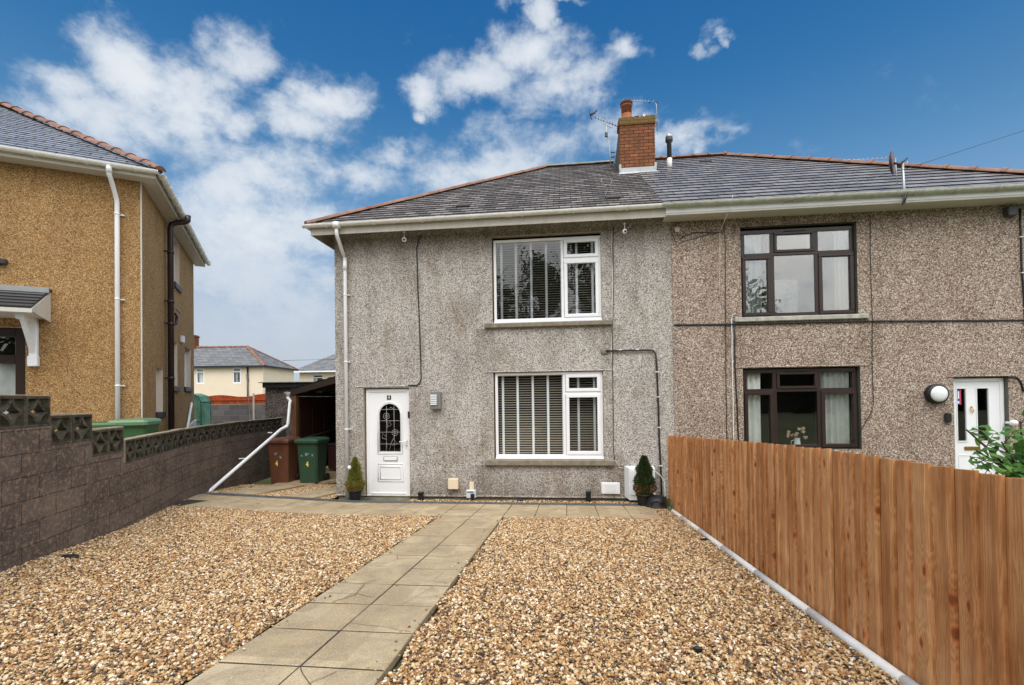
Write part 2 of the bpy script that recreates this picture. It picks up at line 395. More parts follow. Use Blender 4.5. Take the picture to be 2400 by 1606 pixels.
M['fence'] = wood('new_treated_softwood', (.50, .225, .082), (.68, .375, .165), (.17, .055, .02))
M['fence_red'] = wood('orange_stained_boards', (.42, .085, .025), (.36, .07, .02), (.2, .04, .01))
M['fence_dark'] = wood('dark_stained_lap_boards', (.07, .032, .022), (.05, .024, .018), (.02, .01, .01))

def slabmat():
    k = NT('sandstone_paving'); v = k.obj()
    vo = k.n('ShaderNodeTexVoronoi', i_Vector=k.mapv(k.obj(), (2.15, 2.15, 0), (.1, .07, 0)), i_Scale=1., i_Randomness=0.)
    t = k.n('ShaderNodeSeparateColor', i_Color=vo.outputs['Color']).outputs[0]
    c = k.ramp(t, [(0, (.35, .255, .14)), (.5, (.42, .315, .18)), (1, (.48, .37, .225))])
    n = k.noise(v, 2.9, 8, .7, .9)
    c = k.mix(k.ramp(n, [(.4, 0), (.66, .85)]), c, (.235, .175, .105))
    n1 = k.noise(v, 5.5, 6, .7, .5)
    c = k.mix(k.ramp(n1, [(.55, 0), (.8, .5)]), c, (.46, .41, .33))
    n2 = k.noise(v, 140, 3, .7)
    c = k.mix(k.ramp(n2, [(.52, 0), (.7, .7)]), c, (.66, .58, .44))
    n3 = k.noise(v, 90, 2, .7)
    c = k.mix(k.ramp(n3, [(.3, .5), (.42, 0)]), c, (.12, .085, .05))
    k.base(c, .8, .3)
    k.bump(k.math('ADD', n2, k.math('MULTIPLY', n1, .6)), .5, .004); return k.m
M['slab'] = slabmat()

STONE = [(0, (.03, .026, .024)), (.06, (.09, .065, .05)), (.16, (.25, .12, .045)), (.34, (.41, .215, .078)), (.56, (.54, .345, .15)), (.78, (.68, .50, .27)), (.93, (.78, .66, .46)), (1, (.85, .79, .68))]
def gravelbase():
    k = NT('gravel_bed'); v = k.obj()
    vo = k.n('ShaderNodeTexVoronoi', i_Vector=v, i_Scale=58.)
    t = k.n('ShaderNodeSeparateColor', i_Color=vo.outputs['Color']).outputs[0]
    c = k.ramp(t, STONE)
    c = k.mix(1., c, k.ramp(vo.outputs['Distance'], [(.3, .7), (.8, .12)]), 'MULTIPLY')
    k.base(c, .7, .3); k.bump(k.math('SUBTRACT', 1., vo.outputs['Distance']), 1., .01); return k.m
M['gravel_base'] = gravelbase()
def stonemat():
    k = NT('river_pebbles'); oi = k.n('ShaderNodeObjectInfo').outputs['Random']
    c = k.ramp(oi, STONE)
    n = k.noise(k.obj(), 2.2, 4, .6)
    c = k.mix(k.ramp(n, [(.35, .45), (.6, 0)]), c, k.mix(1., c, (.62, .45, .33), 'MULTIPLY'))
    n2 = k.noise(k.obj(), 6, 2, .6)
    c = k.mix(k.ramp(n2, [(.6, 0), (.75, .4)]), c, (.85, .78, .66))
    k.base(c, .5, .4); return k.m
M['stone'] = stonemat()
def groundmat():
    k = NT('ground_earth'); v = k.obj()
    n = k.noise(v, .8, 8, .7)
    c = k.ramp(n, [(.35, (.09, .12, .04)), (.6, (.16, .15, .09))])
    k.base(c, .95, .2); return k.m
M['ground'] = groundmat()

def greenhouse_mat():
    k = NT('green_mesh_cover'); v = k.obj()
    n = k.noise(v, 3, 4, .6)
    c = k.ramp(n, [(.35, (.14, .32, .23)), (.65, (.34, .56, .44))])
    k.base(c, .45, .4)
    tr = k.n('ShaderNodeBsdfTranslucent', i_Color=c)
    mx = k.n('ShaderNodeMixShader', i_Fac=.45); k.link(k.b.outputs[0], mx.inputs[1]); k.link(tr.outputs[0], mx.inputs[2]); k.link(mx.outputs[0], k.out.inputs[0])
    k.bump(k.noise(k.mapv(v, (1, 1, .5)), 6, 4, .6), .8, .04)
    return k.m
M['greenhouse'] = greenhouse_mat()

# ------------------------------------------------------------------ ground
def G(x, y):
    z = max(0., min(.9, (9.-y)*.0755))
    if x < -3.8: z += .042*min(3.2, -3.8-x)*max(0., min(1., (10.2-y)/1.4))
    return z
def sheet(name, xs, ys, fz, mat):
    mb = MB(); ids = [[mb.pt((x, y, fz(x, y))) for x in xs] for y in ys]
    for j in range(len(ys)-1):
        for i in range(len(xs)-1):
            a = [ids[j][i], ids[j][i+1], ids[j+1][i+1], ids[j+1][i]]
            mb.facei(a, [(mb.v[q].x, mb.v[q].y) for q in a])
    return mb.build(name, mat)
xs = [-700, -300, -120, -60, -30, -20, -14, -11]+[-9+i*.5 for i in range(40)]+[12, 16, 24, 40, 80, 200, 700]
ys = [-300, -100, -40, -20, -12, -8]+[-6+i*.5 for i in range(38)]+[14, 17, 22, 30, 45, 80, 200, 500, 900]
g = sheet('ground', xs, ys, lambda x, y: G(x, y)-.05, M['ground']); tag(g, kind='structure')

# raised yard of the left neighbour
def wallx(y):
    pts = WALL
    for (x0, y0), (x1, y1) in zip(pts, pts[1:]):
        if y0 <= y <= y1: return x0+(x1-x0)*(y-y0)/(y1-y0)
    return pts[0][0] if y < pts[0][1] else pts[-1][0]
WALL = [(-4.15, 1.40), (-4.55, 2.57), (-4.94, 3.73), (-5.53, 5.49), (-5.94, 6.38), (-6.52, 7.56), (-6.93, 8.63), (-7.36, 10.21), (-7.73, 12.67)]
yd = MB()
ysq = [1.4, 2.5, 3.73, 5.49, 6.38, 7.56, 8.63, 9.4]
for a, b in zip(ysq, ysq[1:]):
    za, zb = .66, .66
    yd.face([(-16, a, za), (wallx(a)-.1, a, za), (wallx(b)-.1, b, zb), (-16, b, zb)])
yd.face([(-16, 9.4, .66), (wallx(9.4)-.1, 9.4, .66), (wallx(9.4)-.1, 9.4, -.1), (-16, 9.4, -.1)])
tag(yd.build('yard', M['yard']), kind='structure')

# paving: strip in front of the house, path to the camera, ribbons beside the house
S = .4725
pv = MB(); rj = random.Random(3)
def slab(x0, x1, y0, y1, g=.0045, lift=.02):
    t = [rj.uniform(-.003, .003) for _ in range(4)]
    h_ = g*1.5; c = [(x0+g, y0+h_), (x1-g, y0+h_), (x1-g, y1-h_), (x0+g, y1-h_)]
    top = [(x, y, G(x, y)+lift+t[i]) for i, (x, y) in enumerate(c)]
    bot = [(x, y, z-.045) for x, y, z in top]
    cx, cy = (x0+x1)/2, (y0+y1)/2; b = .006
    tin = [(x+(b if x < cx else -b), y+(b if y < cy else -b), z) for x, y, z in top]
    low = [(x, y, z-.004) for x, y, z in top]
    a = [[pv.pt(p) for p in r] for r in (bot, low, tin)]
    for r0, r1 in zip(a, a[1:]):
        for k in range(4): pv.facei([r0[k], r0[(k+1) % 4], r1[(k+1) % 4], r1[k]])
    pv.facei(a[2])
rows = [7.13, 7.75, 8.37]
xj = [-1.9+S*i for i in range(-11, 7)]+[1.36]
for j in range(2):
    for i in range(len(xj)-1):
        if xj[i] < -6.5 and j == 0: continue
        slab(xj[i], xj[i+1], rows[j], rows[j+1])
yj = [7.13-.468*i for i in range(17)]
for k in range(16):
    for i in range(2): slab(-1.9+S*i, -1.9+S*(i+1), yj[k+1], yj[k])
pv.M = None
tag(pv.build('path', M['slab']), kind='structure')
jb = MB()
def bed(x0, x1, y0, y1, nx, ny):
    for i in range(nx):
        for j in range(ny):
            a, b, c, e = x0+(x1-x0)*i/nx, x0+(x1-x0)*(i+1)/nx, y0+(y1-y0)*j/ny, y0+(y1-y0)*(j+1)/ny
            jb.face([(x, y, G(x, y)+.0165) for x, y in ((a, c), (b, c), (b, e), (a, e))])
bed(-7.0, 1.31, 7.15, 8.37, 34, 2); bed(-1.89, -.97, -.3, 7.15, 1, 8)
tag(jb.build('path_bed', M['crack']), kind='structure')
# cracks in some of the path slabs
ck = MB()
def crack(pts, w=.0019):
    q = []
    for (a, b) in zip(pts, pts[1:]):
        for t in range(4):
            u = t/4; q.append((a[0]+(b[0]-a[0])*u+rj.uniform(-.006, .006), a[1]+(b[1]-a[1])*u+rj.uniform(-.006, .006)))
    q.append(pts[-1])
    for a, b in zip(q, q[1:]):
        d = Vector((b[0]-a[0], b[1]-a[1])); d = d.normalized() if d.length else Vector((1, 0)); nx, ny = -d.y*w, d.x*w
        ck.face([(p[0]+s*nx, p[1]+s*ny, G(*p)+.0262) for p, s in ((a, -1), (b, -1), (b, 1), (a, 1))])
crack([(-1.72, 4.76), (-1.66, 4.60), (-1.76, 4.34)]); crack([(-1.66, 4.60), (-1.44, 4.66)])
crack([(-1.40, 4.62), (-1.2, 4.60), (-1.0, 4.52)], .0012)
crack([(-1.70, 3.86), (-1.56, 3.96), (-1.42, 3.93), (-1.2, 3.97), (-.98, 3.9)], .0012); crack([(-1.12, 3.96), (-1.10, 4.18)], .0012)
crack([(-1.66, 3.82), (-1.62, 3.55), (-1.72, 3.38)]); crack([(-1.86, 3.58), (-1.62, 3.58), (-1.46, 3.52)]); crack([(-1.62, 3.58), (-1.72, 3.38)], .0012)
crack([(-1.08, 3.8), (-1.2, 3.36)], .0012); crack([(-1.42, 3.02), (-1.15, 2.98), (-.98, 2.93)], .0012)
crack([(-1.42, 2.43), (-1.3, 2.30), (-1.12, 2.14)]); crack([(-1.28, 2.27), (-1.2, 2.4)])
tag(ck.build('path_cracks', M['crack'], fix=False), kind='structure')

rb = MB()
def poly_slab(mb, P, lift=.03):
    n = len(P)
    t = [mb.pt((x, y, G(x, y)+lift)) for x, y in P]; b = [mb.pt((x, y, G(x, y)-.03)) for x, y in P]
    mb.facei(t)
    for k in range(n): mb.facei([b[k], b[(k+1) % n], t[(k+1) % n], t[k]])
poly_slab(rb, [(-6.62, 8.62), (-5.93, 8.60), (-5.80, 10.3), (-5.2, 11.2), (-5.2, 14), (-7.0, 14), (-6.6, 10.2)])
poly_slab(rb, [(-5.36, 8.60), (-4.72, 8.60), (-4.56, 9.5), (-4.6, 12), (-5.15, 12), (-5.15, 10.6), (-5.0, 10.0)])
tag(rb.build('side_path', M['slab']), kind='structure')

# drain channel across the front
dr = MB()
for a, b in ((-6.98, 8.43), ):
    x = -6.98
    while x < 1.42:
        x1 = min(1.42, x+1.0); z = G(x, 8.45)
        T = None
        zb = G(x1, 8.45)
        for y0, y1, h in ((8.395, 8.41, .028), (8.505, 8.52, .028)):
            dr.loft([[(x, y0, z-.03), (x, y1, z-.03), (x, y1, z+h), (x, y0, z+h)], [(x1, y0, zb-.03), (x1, y1, zb-.03), (x1, y1, zb+h), (x1, y0, zb+h)]])
        s_ = x+.008
        while s_ < x1-.01:
            zz = z+(zb-z)*(s_-x)/(x1-x)
            dr.box(s_, s_+.016, 8.41, 8.505, zz+.008, zz+.024)
            s_ += .030
        x = x1
k = plain('galvanised_grey_grating', (.12, .13, .14), .5, .2, 12.)
tag(dr.build('drain_channel', k), 'dark grey slotted drainage channel running between the paving and the pebble dashed house', 'drain channel')

# gravel: real pebbles scattered on the beds
def gravel(name, poly_list, density, rmin, rmax, seed, lift=-.002, bed=True):
    mb = MB()
    for P in poly_list:
        # triangulated into a grid clipped by simple strips between two poly-lines (left, right) given by y
        L, Rr, y0, y1, n = P
        for i in range(n):
            a = y0+(y1-y0)*i/n; b = y0+(y1-y0)*(i+1)/n
            l0, l1, r0, r1 = L(a), L(b), Rr(a), Rr(b)
            m = max(1, int((max(r0, r1)-min(l0, l1))/.3))
            for j in range(m):
                q = [(l0+(r0-l0)*j/m, a), (l0+(r0-l0)*(j+1)/m, a), (l1+(r1-l1)*(j+1)/m, b), (l1+(r1-l1)*j/m, b)]
                mb.face([(x, y, G(x, y)+lift+(.016*mnoise.noise(Vector((x*1.1, y*1.1, 3.))) if bed else 0)) for x, y in q])
    o = mb.build(name, M['gravel_base'], fix=False)
    ng = bpy.data.node_groups.new(name+'_scatter', 'GeometryNodeTree')
    ng.interface.new_socket('Geometry', in_out='INPUT', socket_type='NodeSocketGeometry')
    ng.interface.new_socket('Geometry', in_out='OUTPUT', socket_type='NodeSocketGeometry')
    N = ng.nodes.new; Lk = ng.links.new
    gi, go = N('NodeGroupInput'), N('NodeGroupOutput')
    dp = N('GeometryNodeDistributePointsOnFaces'); dp.inputs['Density'].default_value = density; dp.inputs['Seed'].default_value = seed
    Lk(gi.outputs[0], dp.inputs['Mesh'])
    join = N('GeometryNodeJoinGeometry')
    for q in range(4):
        ico = N('GeometryNodeMeshIcoSphere'); ico.inputs['Radius'].default_value = 1.; ico.inputs['Subdivisions'].default_value = 2
        nz = N('ShaderNodeTexNoise'); nz.inputs['Scale'].default_value = .8; nz.inputs['Detail'].default_value = 1.5
        po = N('GeometryNodeInputPosition'); ad = N('ShaderNodeVectorMath'); ad.operation = 'ADD'; ad.inputs[1].default_value = (q*7.3, q*3.1, 0)
        Lk(po.outputs[0], ad.inputs[0]); Lk(ad.outputs[0], nz.inputs['Vector'])
        sb = N('ShaderNodeVectorMath'); sb.operation = 'SUBTRACT'; sb.inputs[1].default_value = (.5, .5, .5); Lk(nz.outputs['Color'], sb.inputs[0])
        sl = N('ShaderNodeVectorMath'); sl.operation = 'SCALE'; sl.inputs['Scale'].default_value = 1.5; Lk(sb.outputs[0], sl.inputs[0])
        sp = N('GeometryNodeSetPosition'); Lk(ico.outputs[0], sp.inputs[0]); Lk(sl.outputs[0], sp.inputs['Offset'])
        tr = N('GeometryNodeTransform'); tr.inputs['Scale'].default_value = (1., (.72, .6, .85, .66)[q], (.5, .42, .6, .46)[q]); Lk(sp.outputs[0], tr.inputs[0])
        sm = N('GeometryNodeSetShadeSmooth'); Lk(tr.outputs[0], sm.inputs[0])
        mt = N('GeometryNodeSetMaterial'); mt.inputs['Material'].default_value = M['stone']; Lk(sm.outputs[0], mt.inputs[0])
        gt = N('GeometryNodeGeometryToInstance'); Lk(mt.outputs[0], gt.inputs[0]); Lk(gt.outputs[0], join.inputs[0])
    io = N('GeometryNodeInstanceOnPoints'); io.inputs['Pick Instance'].default_value = True
    Lk(dp.outputs['Points'], io.inputs['Points']); Lk(join.outputs[0], io.inputs['Instance'])
    rr = N('FunctionNodeRandomValue'); rr.data_type = 'FLOAT_VECTOR'; rr.inputs[0].default_value = (-.7, -.7, 0); rr.inputs[1].default_value = (.7, .7, 6.28)
    Lk(rr.outputs[0], io.inputs['Rotation'])
    rs = N('FunctionNodeRandomValue'); rs.data_type = 'FLOAT'; rs.inputs[2].default_value = 0; rs.inputs[3].default_value = 1; rs.inputs['Seed'].default_value = 5
    pw = N('ShaderNodeMath'); pw.operation = 'POWER'; pw.inputs[1].default_value = 1.8; Lk(rs.outputs[1], pw.inputs[0])
    mr = N('ShaderNodeMapRange'); mr.inputs[3].default_value = rmin; mr.inputs[4].default_value = rmax; Lk(pw.outputs[0], mr.inputs[0])
    Lk(mr.outputs[0], io.inputs['Scale'])
    rz = N('FunctionNodeRandomValue'); rz.data_type = 'FLOAT_VECTOR'; rz.inputs[0].default_value = (0, 0, .001); rz.inputs[1].default_value = (0, 0, .016); rz.inputs['Seed'].default_value = 9
    st = N('GeometryNodeSetPosition'); Lk(io.outputs[0], st.inputs[0]); Lk(rz.outputs[0], st.inputs['Offset'])
    j2 = N('GeometryNodeJoinGeometry'); Lk(st.outputs[0], j2.inputs[0])
    if bed: Lk(gi.outputs[0], j2.inputs[0])
    Lk(j2.outputs[0], go.inputs[0])
    md = o.modifiers.new('scatter', 'NODES'); md.node_group = ng
    return tag(o, None, None, None, 'stuff')
jit = lambda f, a=.035: (lambda y: f(y)+a*math.sin(y*9.1)*math.sin(y*23.7+1))
o = gravel('gravel', [
    (lambda y: wallx(y)-.02, jit(lambda y: -1.925), 1.0, 7.16, 24),
    (jit(lambda y: -.935), lambda y: 1.62, 1.0, 7.22, 24),
    (lambda y: 1.34, lambda y: 1.62, 7.22, 8.3, 3)], 4900, .006, .0168, 1)
tag(o, 'golden brown and white pebble gravel on both sides of the sandstone path', 'gravel')
o2 = gravel('gravel', [
    (lambda y: wallx(y), lambda y: -6.55, 8.4, 10.3, 6),
    (lambda y: -6.02+.1*(y-8.5), lambda y: -5.30+.12*(y-8.5), 8.52, 10.4, 5),
    (lambda y: -4.78+.1*(y-8.5), lambda y: -4.46, 8.52, 9.6, 4),
    (lambda y: -6.98, lambda y: -6.55, 7.1, 8.4, 3)], 4000, .008, .02, 2)
tag(o2, 'pebble gravel bands between the paving ribbons beside the wheelie bins', 'gravel')
o3 = gravel('gravel', [(lambda y: -2.95, lambda y: 1.5, 8.53, 8.96, 2)], 1500, .009, .02, 3)
tag(o3, 'thin pebble gravel strip along the foot of the grey house', 'gravel')

o4 = gravel('gravel', [(lambda y: -1.93, lambda y: -1.80-.05*math.sin(y*5), .3, 7.1, 20), (lambda y: -1.04+.05*math.sin(y*4), lambda y: -.93, .3, 7.1, 20), (lambda y: -6.4, lambda y: 1.3, 7.13, 7.2, 2)], 130, .005, .013, 8, .019, False)
tag(o4, 'loose pebbles spilled onto the edges of the sandstone path', 'gravel')
o5 = gravel('gravel', [(lambda y: -1.8, lambda y: -1.0, .3, 7.1, 20), (lambda y: -6.2, lambda y: 1.2, 7.2, 8.35, 4)], 7, .003, .009, 9, .019, False)
tag(o5, 'a few small stray pebbles lying on the middle of the paving slabs', 'gravel')

# ------------------------------------------------------------------ generic building parts
def wall_holes(mb, O, U, L, z0, z1, holes, d=.12, n_in=(0, 1, 0), ri=1):
    """outer skin in the plane through O along U, holes (u0,u1,za,zb), reveals d deep towards n_in"""
    O = Vector(O); U = Vector(U); Nn = Vector(n_in)
    us = sorted({0., L, *[h[0] for h in holes], *[h[1] for h in holes]}); zs = sorted({z0, z1, *[h[2] for h in holes], *[h[3] for h in holes]})
    P = lambda u, z, k=0.: (O+U*u+Nn*k)+Vector((0, 0, z))
    for a, b in zip(us, us[1:]):
        for c, e in zip(zs, zs[1:]):
            m, q = (a+b)/2, (c+e)/2
            if any(h[0] < m < h[1] and h[2] < q < h[3] for h in holes): continue
            mb.face([P(a, c), P(b, c), P(b, e), P(a, e)], [(a, c), (b, c), (b, e), (a, e)])
    for u0, u1, a, b in [h[:4] for h in holes]:
        for q in ([P(u0, a), P(u0, b), P(u0, b, d), P(u0, a, d)], [P(u1, a), P(u1, b), P(u1, b, d), P(u1, a, d)],
                  [P(u0, b), P(u1, b), P(u1, b, d), P(u0, b, d)], [P(u0, a), P(u1, a), P(u1, a, d), P(u0, a, d)]):
            mb.face(q, None, ri)

def slope(mb, p0, p1, q1, q0, rows, lift=.012, mi=0):
    """pitched slope from eave p0-p1 to top q0-q1 as overlapping courses"""
    p0, p1, q1, q0 = map(Vector, (p0, p1, q1, q0))
    e = (p1-p0).normalized(); up = ((q0+q1)/2-(p0+p1)/2); up = (up-e*up.dot(e)); H = up.length; up.normalize()
    n = e.cross(up).normalized()
    if n.z < 0: n = -n
    for i in range(rows):
        t0, t1 = i/rows, (i+1)/rows
        a, b = p0.lerp(q0, t0)+n*lift, p1.lerp(q1, t0)+n*lift
        c, d = p1.lerp(q1, t1), p0.lerp(q0, t1)
        uv = lambda p: ((p-p0).dot(e)+50, (p-p0).dot(up))
        mb.face([a, b, c+n*.002, d+n*.002], [uv(a), uv(b), uv(c), uv(d)], mi)
        if (b-a).length > .01:
            a2, b2 = a-n*lift, b-n*lift
            mb.face([a2, b2, b, a], [(0, 0)]*4, mi)

def ridge_tiles(mb, a, b, r=.11, L=.45, mi=0, collar=.018, ang=1.25, thick=.0, lift=0.):
    a, b = Vector(a), Vector(b); d = (b-a); T = d.length; d.normalize()
    s = d.cross(Vector((0, 0, 1))).normalized(); n = s.cross(d).normalized()
    if n.z < 0: n = -n
    k = max(1, round(T/L)); l = T/k
    for i in range(k):
        c0 = a+d*(i*l)+n*(lift+rnd.uniform(-.004, .004)); rings = []
        for u, rr in ((-.015, r), (l*.86, r*.99), (l*.865, r+collar), (l*1.02, r+collar)):
            rings.append([c0+d*u+s*(rr*1.02)*math.sin(t)+n*rr*(math.cos(t)-.45) for t in [-ang+2*ang*j/8 for j in range(9)]])
        mb.loft(rings, True, mi, False, True)

def gutter(mb, a, b, out, r=.055, mi=0, step=.78, unions=()):
    a, b = Vector(a), Vector(b); out = Vector(out); d = (b-a); T = d.length; d.normalize(); up = Vector((0, 0, 1))
    prof = [(r*math.cos(t), r*math.sin(t)) for t in [math.pi+math.pi*j/10 for j in range(11)]]
    prof2 = [(x*.93, y*.93+.001) for x, y in prof][::-1]
    P = prof+prof2
    mb.loft([[a+d*u+out*x+up*y for x, y in P] for u in (0, T)], True, mi, False)
    u = step*.5
    while u < T:
        w = .017
        for (q, ww) in ((u, w),):
            pr = [(x*1.22, y*1.2) for x, y in prof]+[(x*1.01, y*1.01) for x, y in prof][::-1]
            mb.loft([[a+d*k+out*x+up*y for x, y in pr] for k in (q-ww, q+ww)], True, mi, False)
        u += step
    for q in unions:
        pr = [(x*1.14, y*1.14) for x, y in prof]+[(x*1.01, y*1.01) for x, y in prof][::-1]
        mb.loft([[a+d*k+out*x+up*y for x, y in pr] for k in (q-.06, q+.06)], True, mi, False)

def bars(mb, rects, y0, y1, b=.006):
    for r in rects: mb.bbox(r[0], r[1], y0, y1, r[2], r[3], b)

def frame_rect(mb, x0, x1, z0, z1, w, y0, y1, b=.006, wb=None):
    wb = w if wb is None else wb
    bars(mb, [(x0, x1, z0, z0+wb), (x0, x1, z1-w, z1), (x0, x0+w, z0+wb, z1-w), (x1-w, x1, z0+wb, z1-w)], y0, y1, b)

def pane_rect(mb, x0, x1, z0, z1, y, t=.004):
    mb.box(x0, x1, y, y+t, z0, z1)

def blind(parent, x0, x1, z0, z1, y, tapes):
    mb = MB(); z = z1-.03; k = 0
    mb.box(x0, x1, y-.03, y+.03, z1-.03, z1)
    while z > z0:
        z -= .0455; a = R(16)+rnd.uniform(-.03, .03)
        T = Matrix.Translation((0, y, z)) @ Matrix.Rotation(a, 4, 'X')
        mb.box(x0, x1, -.019, .019, -.0018, .0018, T=T)
    b = mb.build('blind', M['blind'], parent)
    tp = MB()
    for t in tapes: tp.box(t-.022, t+.022, y-.033, y-.030, z0, z1-.01)
    tp.build('blind_tape', M['tape'], b)

def curtain(mb, x0, x1, z0, z1, y, folds, amp=.03, pull=0.):
    n = folds*8; rows = 10; ids = []
    for j in range(rows+1):
        v = j/rows; z = z1+(z0-z1)*v
        row = []
        for i in range(n+1):
            u = i/n; x = x0+(x1-x0)*u+pull*v*v*(1-u if pull < 0 else u)
            row.append(mb.pt((x, y+amp*math.sin(u*folds*6.283+math.sin(v*2)*.5), z)))
        ids.append(row)
    for j in range(rows):
        for i in range(n): mb.facei([ids[j][i], ids[j][i+1], ids[j+1][i+1], ids[j+1][i]], smooth=True)

def leafquad(mb, p, s, d=None, w=.55, mi=0, rr=rnd):
    d = d or Vector((rr.gauss(0, 1), rr.gauss(0, 1), rr.gauss(0, 1))).normalized()
    a = d.cross(Vector((rr.gauss(0, 1), rr.gauss(0, 1), rr.gauss(0, 1)))).normalized(); nn = d.cross(a)
    p = Vector(p)
    mb.face([p, p+d*s*.45+a*s*w*.5+nn*s*.06, p+d*s, p+d*s*.45-a*s*w*.5+nn*s*.06], None, mi)

def text_mesh(name, s, size, mat, parent, T, extrude=.001, bold=0.):
    cu = bpy.data.curves.new(name, 'FONT'); cu.body = s; cu.size = size; cu.extrude = extrude; cu.align_x = 'CENTER'; cu.align_y = 'CENTER'; cu.offset = bold
    tmp = bpy.data.objects.new(name+'_tmp', cu); col.objects.link(tmp)
    dg = bpy.context.evaluated_depsgraph_get(); me = bpy.data.meshes.new_from_object(tmp.evaluated_get(dg))
    bpy.data.objects.remove(tmp); bpy.data.curves.remove(cu)
    off = Vector((0, 0, 0)); p = parent
    while p is not None: off += p.location; p = p.parent
    me.transform(Matrix.Translation(-off) @ T); me.materials.clear(); me.materials.append(mat); me.name = name
    o = bpy.data.objects.new(name, me); col.objects.link(o); o.parent = parent
    return o

# ------------------------------------------------------------------ the grey house (left half of the pair)
XL, XP, XR, YF, ZE = -4.46, 1.94, 8.24, 9.0, 5.03
YB = 17.0
H = thing('semi_detached_house', 'grey pebble dashed house with white windows, white door numbered 4 and old lichened slates', 'house', (-1.3, 9, 0))
mb = MB()
wh = [(-1.35-XL, .68-XL, 3.31, 4.955), (-1.35-XL, .685-XL, .76, 2.395), (-3.90-XL, -2.985-XL, .03, 2.14)]
wall_holes(mb, (XL, YF, 0), (1, 0, 0), XP-XL, .06, 5.195, [(a, b, max(c, .06), d) for a, b, c, d in wh], .12)
wall_holes(mb, (XL, YB, 0), (0, -1, 0), YB-YF, .06, 5.195, [], .1, (1, 0, 0))
wall_holes(mb, (XP, YB, 0), (-1, 0, 0), XP-XL, .06, ZE, [], .1, (0, -1, 0))
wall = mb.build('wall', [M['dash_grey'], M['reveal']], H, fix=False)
mb = MB(); mb.box(XL+.03, -3.9, 9.03, 9.2, -.2, .06); mb.box(-2.985, XP, 9.03, 9.2, -.2, .06); mb.box(XL+.03, XL+.2, 9.2, YB, -.2, .06); mb.box(-3.9, -2.985, 8.97, 9.2, -.2, .03)
mb.build('plinth', M['plinth'], H)
mb = MB()   # drip mouldings over the openings and the bell-cast at the foot
def drip(x0, x1, z, t=.014, h=.016, own=None):
    mb = MB()
    mb.loft([[(x, YF-.0005, z+h), (x, YF-t, z), (x, YF-.0005, z-.002)] for x in (x0, x1)])
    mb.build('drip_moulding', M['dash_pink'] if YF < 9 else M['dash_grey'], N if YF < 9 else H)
drip(-1.50, .87, 2.40); drip(-1.50, .86, 4.965, .012); drip(-4.06, -2.72, 2.165); drip(XL, -3.9, .065, .02, .03); drip(-2.985, XP, .065, .02, .03)
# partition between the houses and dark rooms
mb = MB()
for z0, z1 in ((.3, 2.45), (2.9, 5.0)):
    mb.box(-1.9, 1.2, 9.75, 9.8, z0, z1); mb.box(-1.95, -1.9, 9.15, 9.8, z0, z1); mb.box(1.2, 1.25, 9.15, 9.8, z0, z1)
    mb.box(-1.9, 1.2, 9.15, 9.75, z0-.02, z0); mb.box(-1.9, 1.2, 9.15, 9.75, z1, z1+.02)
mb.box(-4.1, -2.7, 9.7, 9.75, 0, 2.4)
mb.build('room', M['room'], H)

def white_window(z0, z1, zt, name='window'):
    w = MB(); x0, x1 = -1.325, .68
    frame_rect(w, x0, x1, z0+.005, z1, .05, 9.045, 9.11, .006, .085)
    w.bbox(-.055, -.005, 9.045, 9.11, z0+.09, z1-.05)           # mullion
    w.bbox(-.005, .63, 9.045, 9.11, zt, zt+.05)                   # transom
    for a, b in ((z0+.09, zt+.002), (zt+.05, z1-.045)):           # opening sashes stand proud
        frame_rect(w, 0., .637, a, b, .062, 9.028, 9.09)
    w.bbox(x0-.005, x1+.003, 9.0, 9.05, z0+.004, z0+.04, .008)   # projecting cill
    o = w.build(name, M['upvc'], H)
    p = MB(); pane_rect(p, x0+.05, -.055, z0+.09, z1-.05, 9.075); pane_rect(p, .06, .577, z0+.15, zt-.058, 9.06); pane_rect(p, .06, .577, zt+.11, z1-.105, 9.06)
    p.build('pane', M['glass'] if z0 > 2 else M['glass_low'], o)
    blind(o, x0+.05, .6, z0+.08, z1-.03, 9.2, (-1.19, -.91, -.62, -.335, -.05, .235, .53))
    return o
w1 = white_window(3.31, 4.90, 4.46); w2 = white_window(.76, 2.385, 1.965)
mb = MB(); mb.bbox(-1.50, .865, 8.93, 9.11, 3.225, 3.312, .012); mb.build('sill', M['sill'], w1)
mb = MB(); mb.bbox(-1.51, .87, 8.92, 9.11, .655, .762, .014); mb.build('sill', M['sill'], w2)

# front door
d = MB()
frame_rect(d, -3.872, -3.0, .03, 2.12, .062, 9.06, 9.14, .006, .05)
D = d.build('door_frame', M['upvc'], H)
d = MB(); x0, x1, z0, z1, yd_ = -3.81, -3.062, .08, 2.058, 9.075
gx0, gx1, gz0, gz1 = -3.61, -3.19, .905, 1.83; gr = (gx1-gx0)/2; gcx = (gx0+gx1)/2; gcz = gz1-gr
arc = [(gcx+gr*math.cos(t), gcz+gr*math.sin(t)) for t in [math.pi*j/20 for j in range(21)]]
hole = [(gx1, gz0)]+arc+[(gx0, gz0)]
outer = []
for (x, z) in hole:
    outer.append((x1 if x > gcx+.001 else x0, z) if z < gcz else None)
ids = []
def ringpt(x, z):
    dx, dz = x-gcx, z-gcz
    if z <= gz0+.001: return (x1 if dx > 0 else x0, z1 and gz0)
    s = min(((x1-gcx)/dx if dx > 1e-6 else 1e9), ((x0-gcx)/dx if dx < -1e-6 else 1e9), ((z1-gcz)/dz if dz > 1e-6 else 1e9))
    return (gcx+dx*s, gcz+dz*s)
oc = [ringpt(x, z) for x, z in hole]
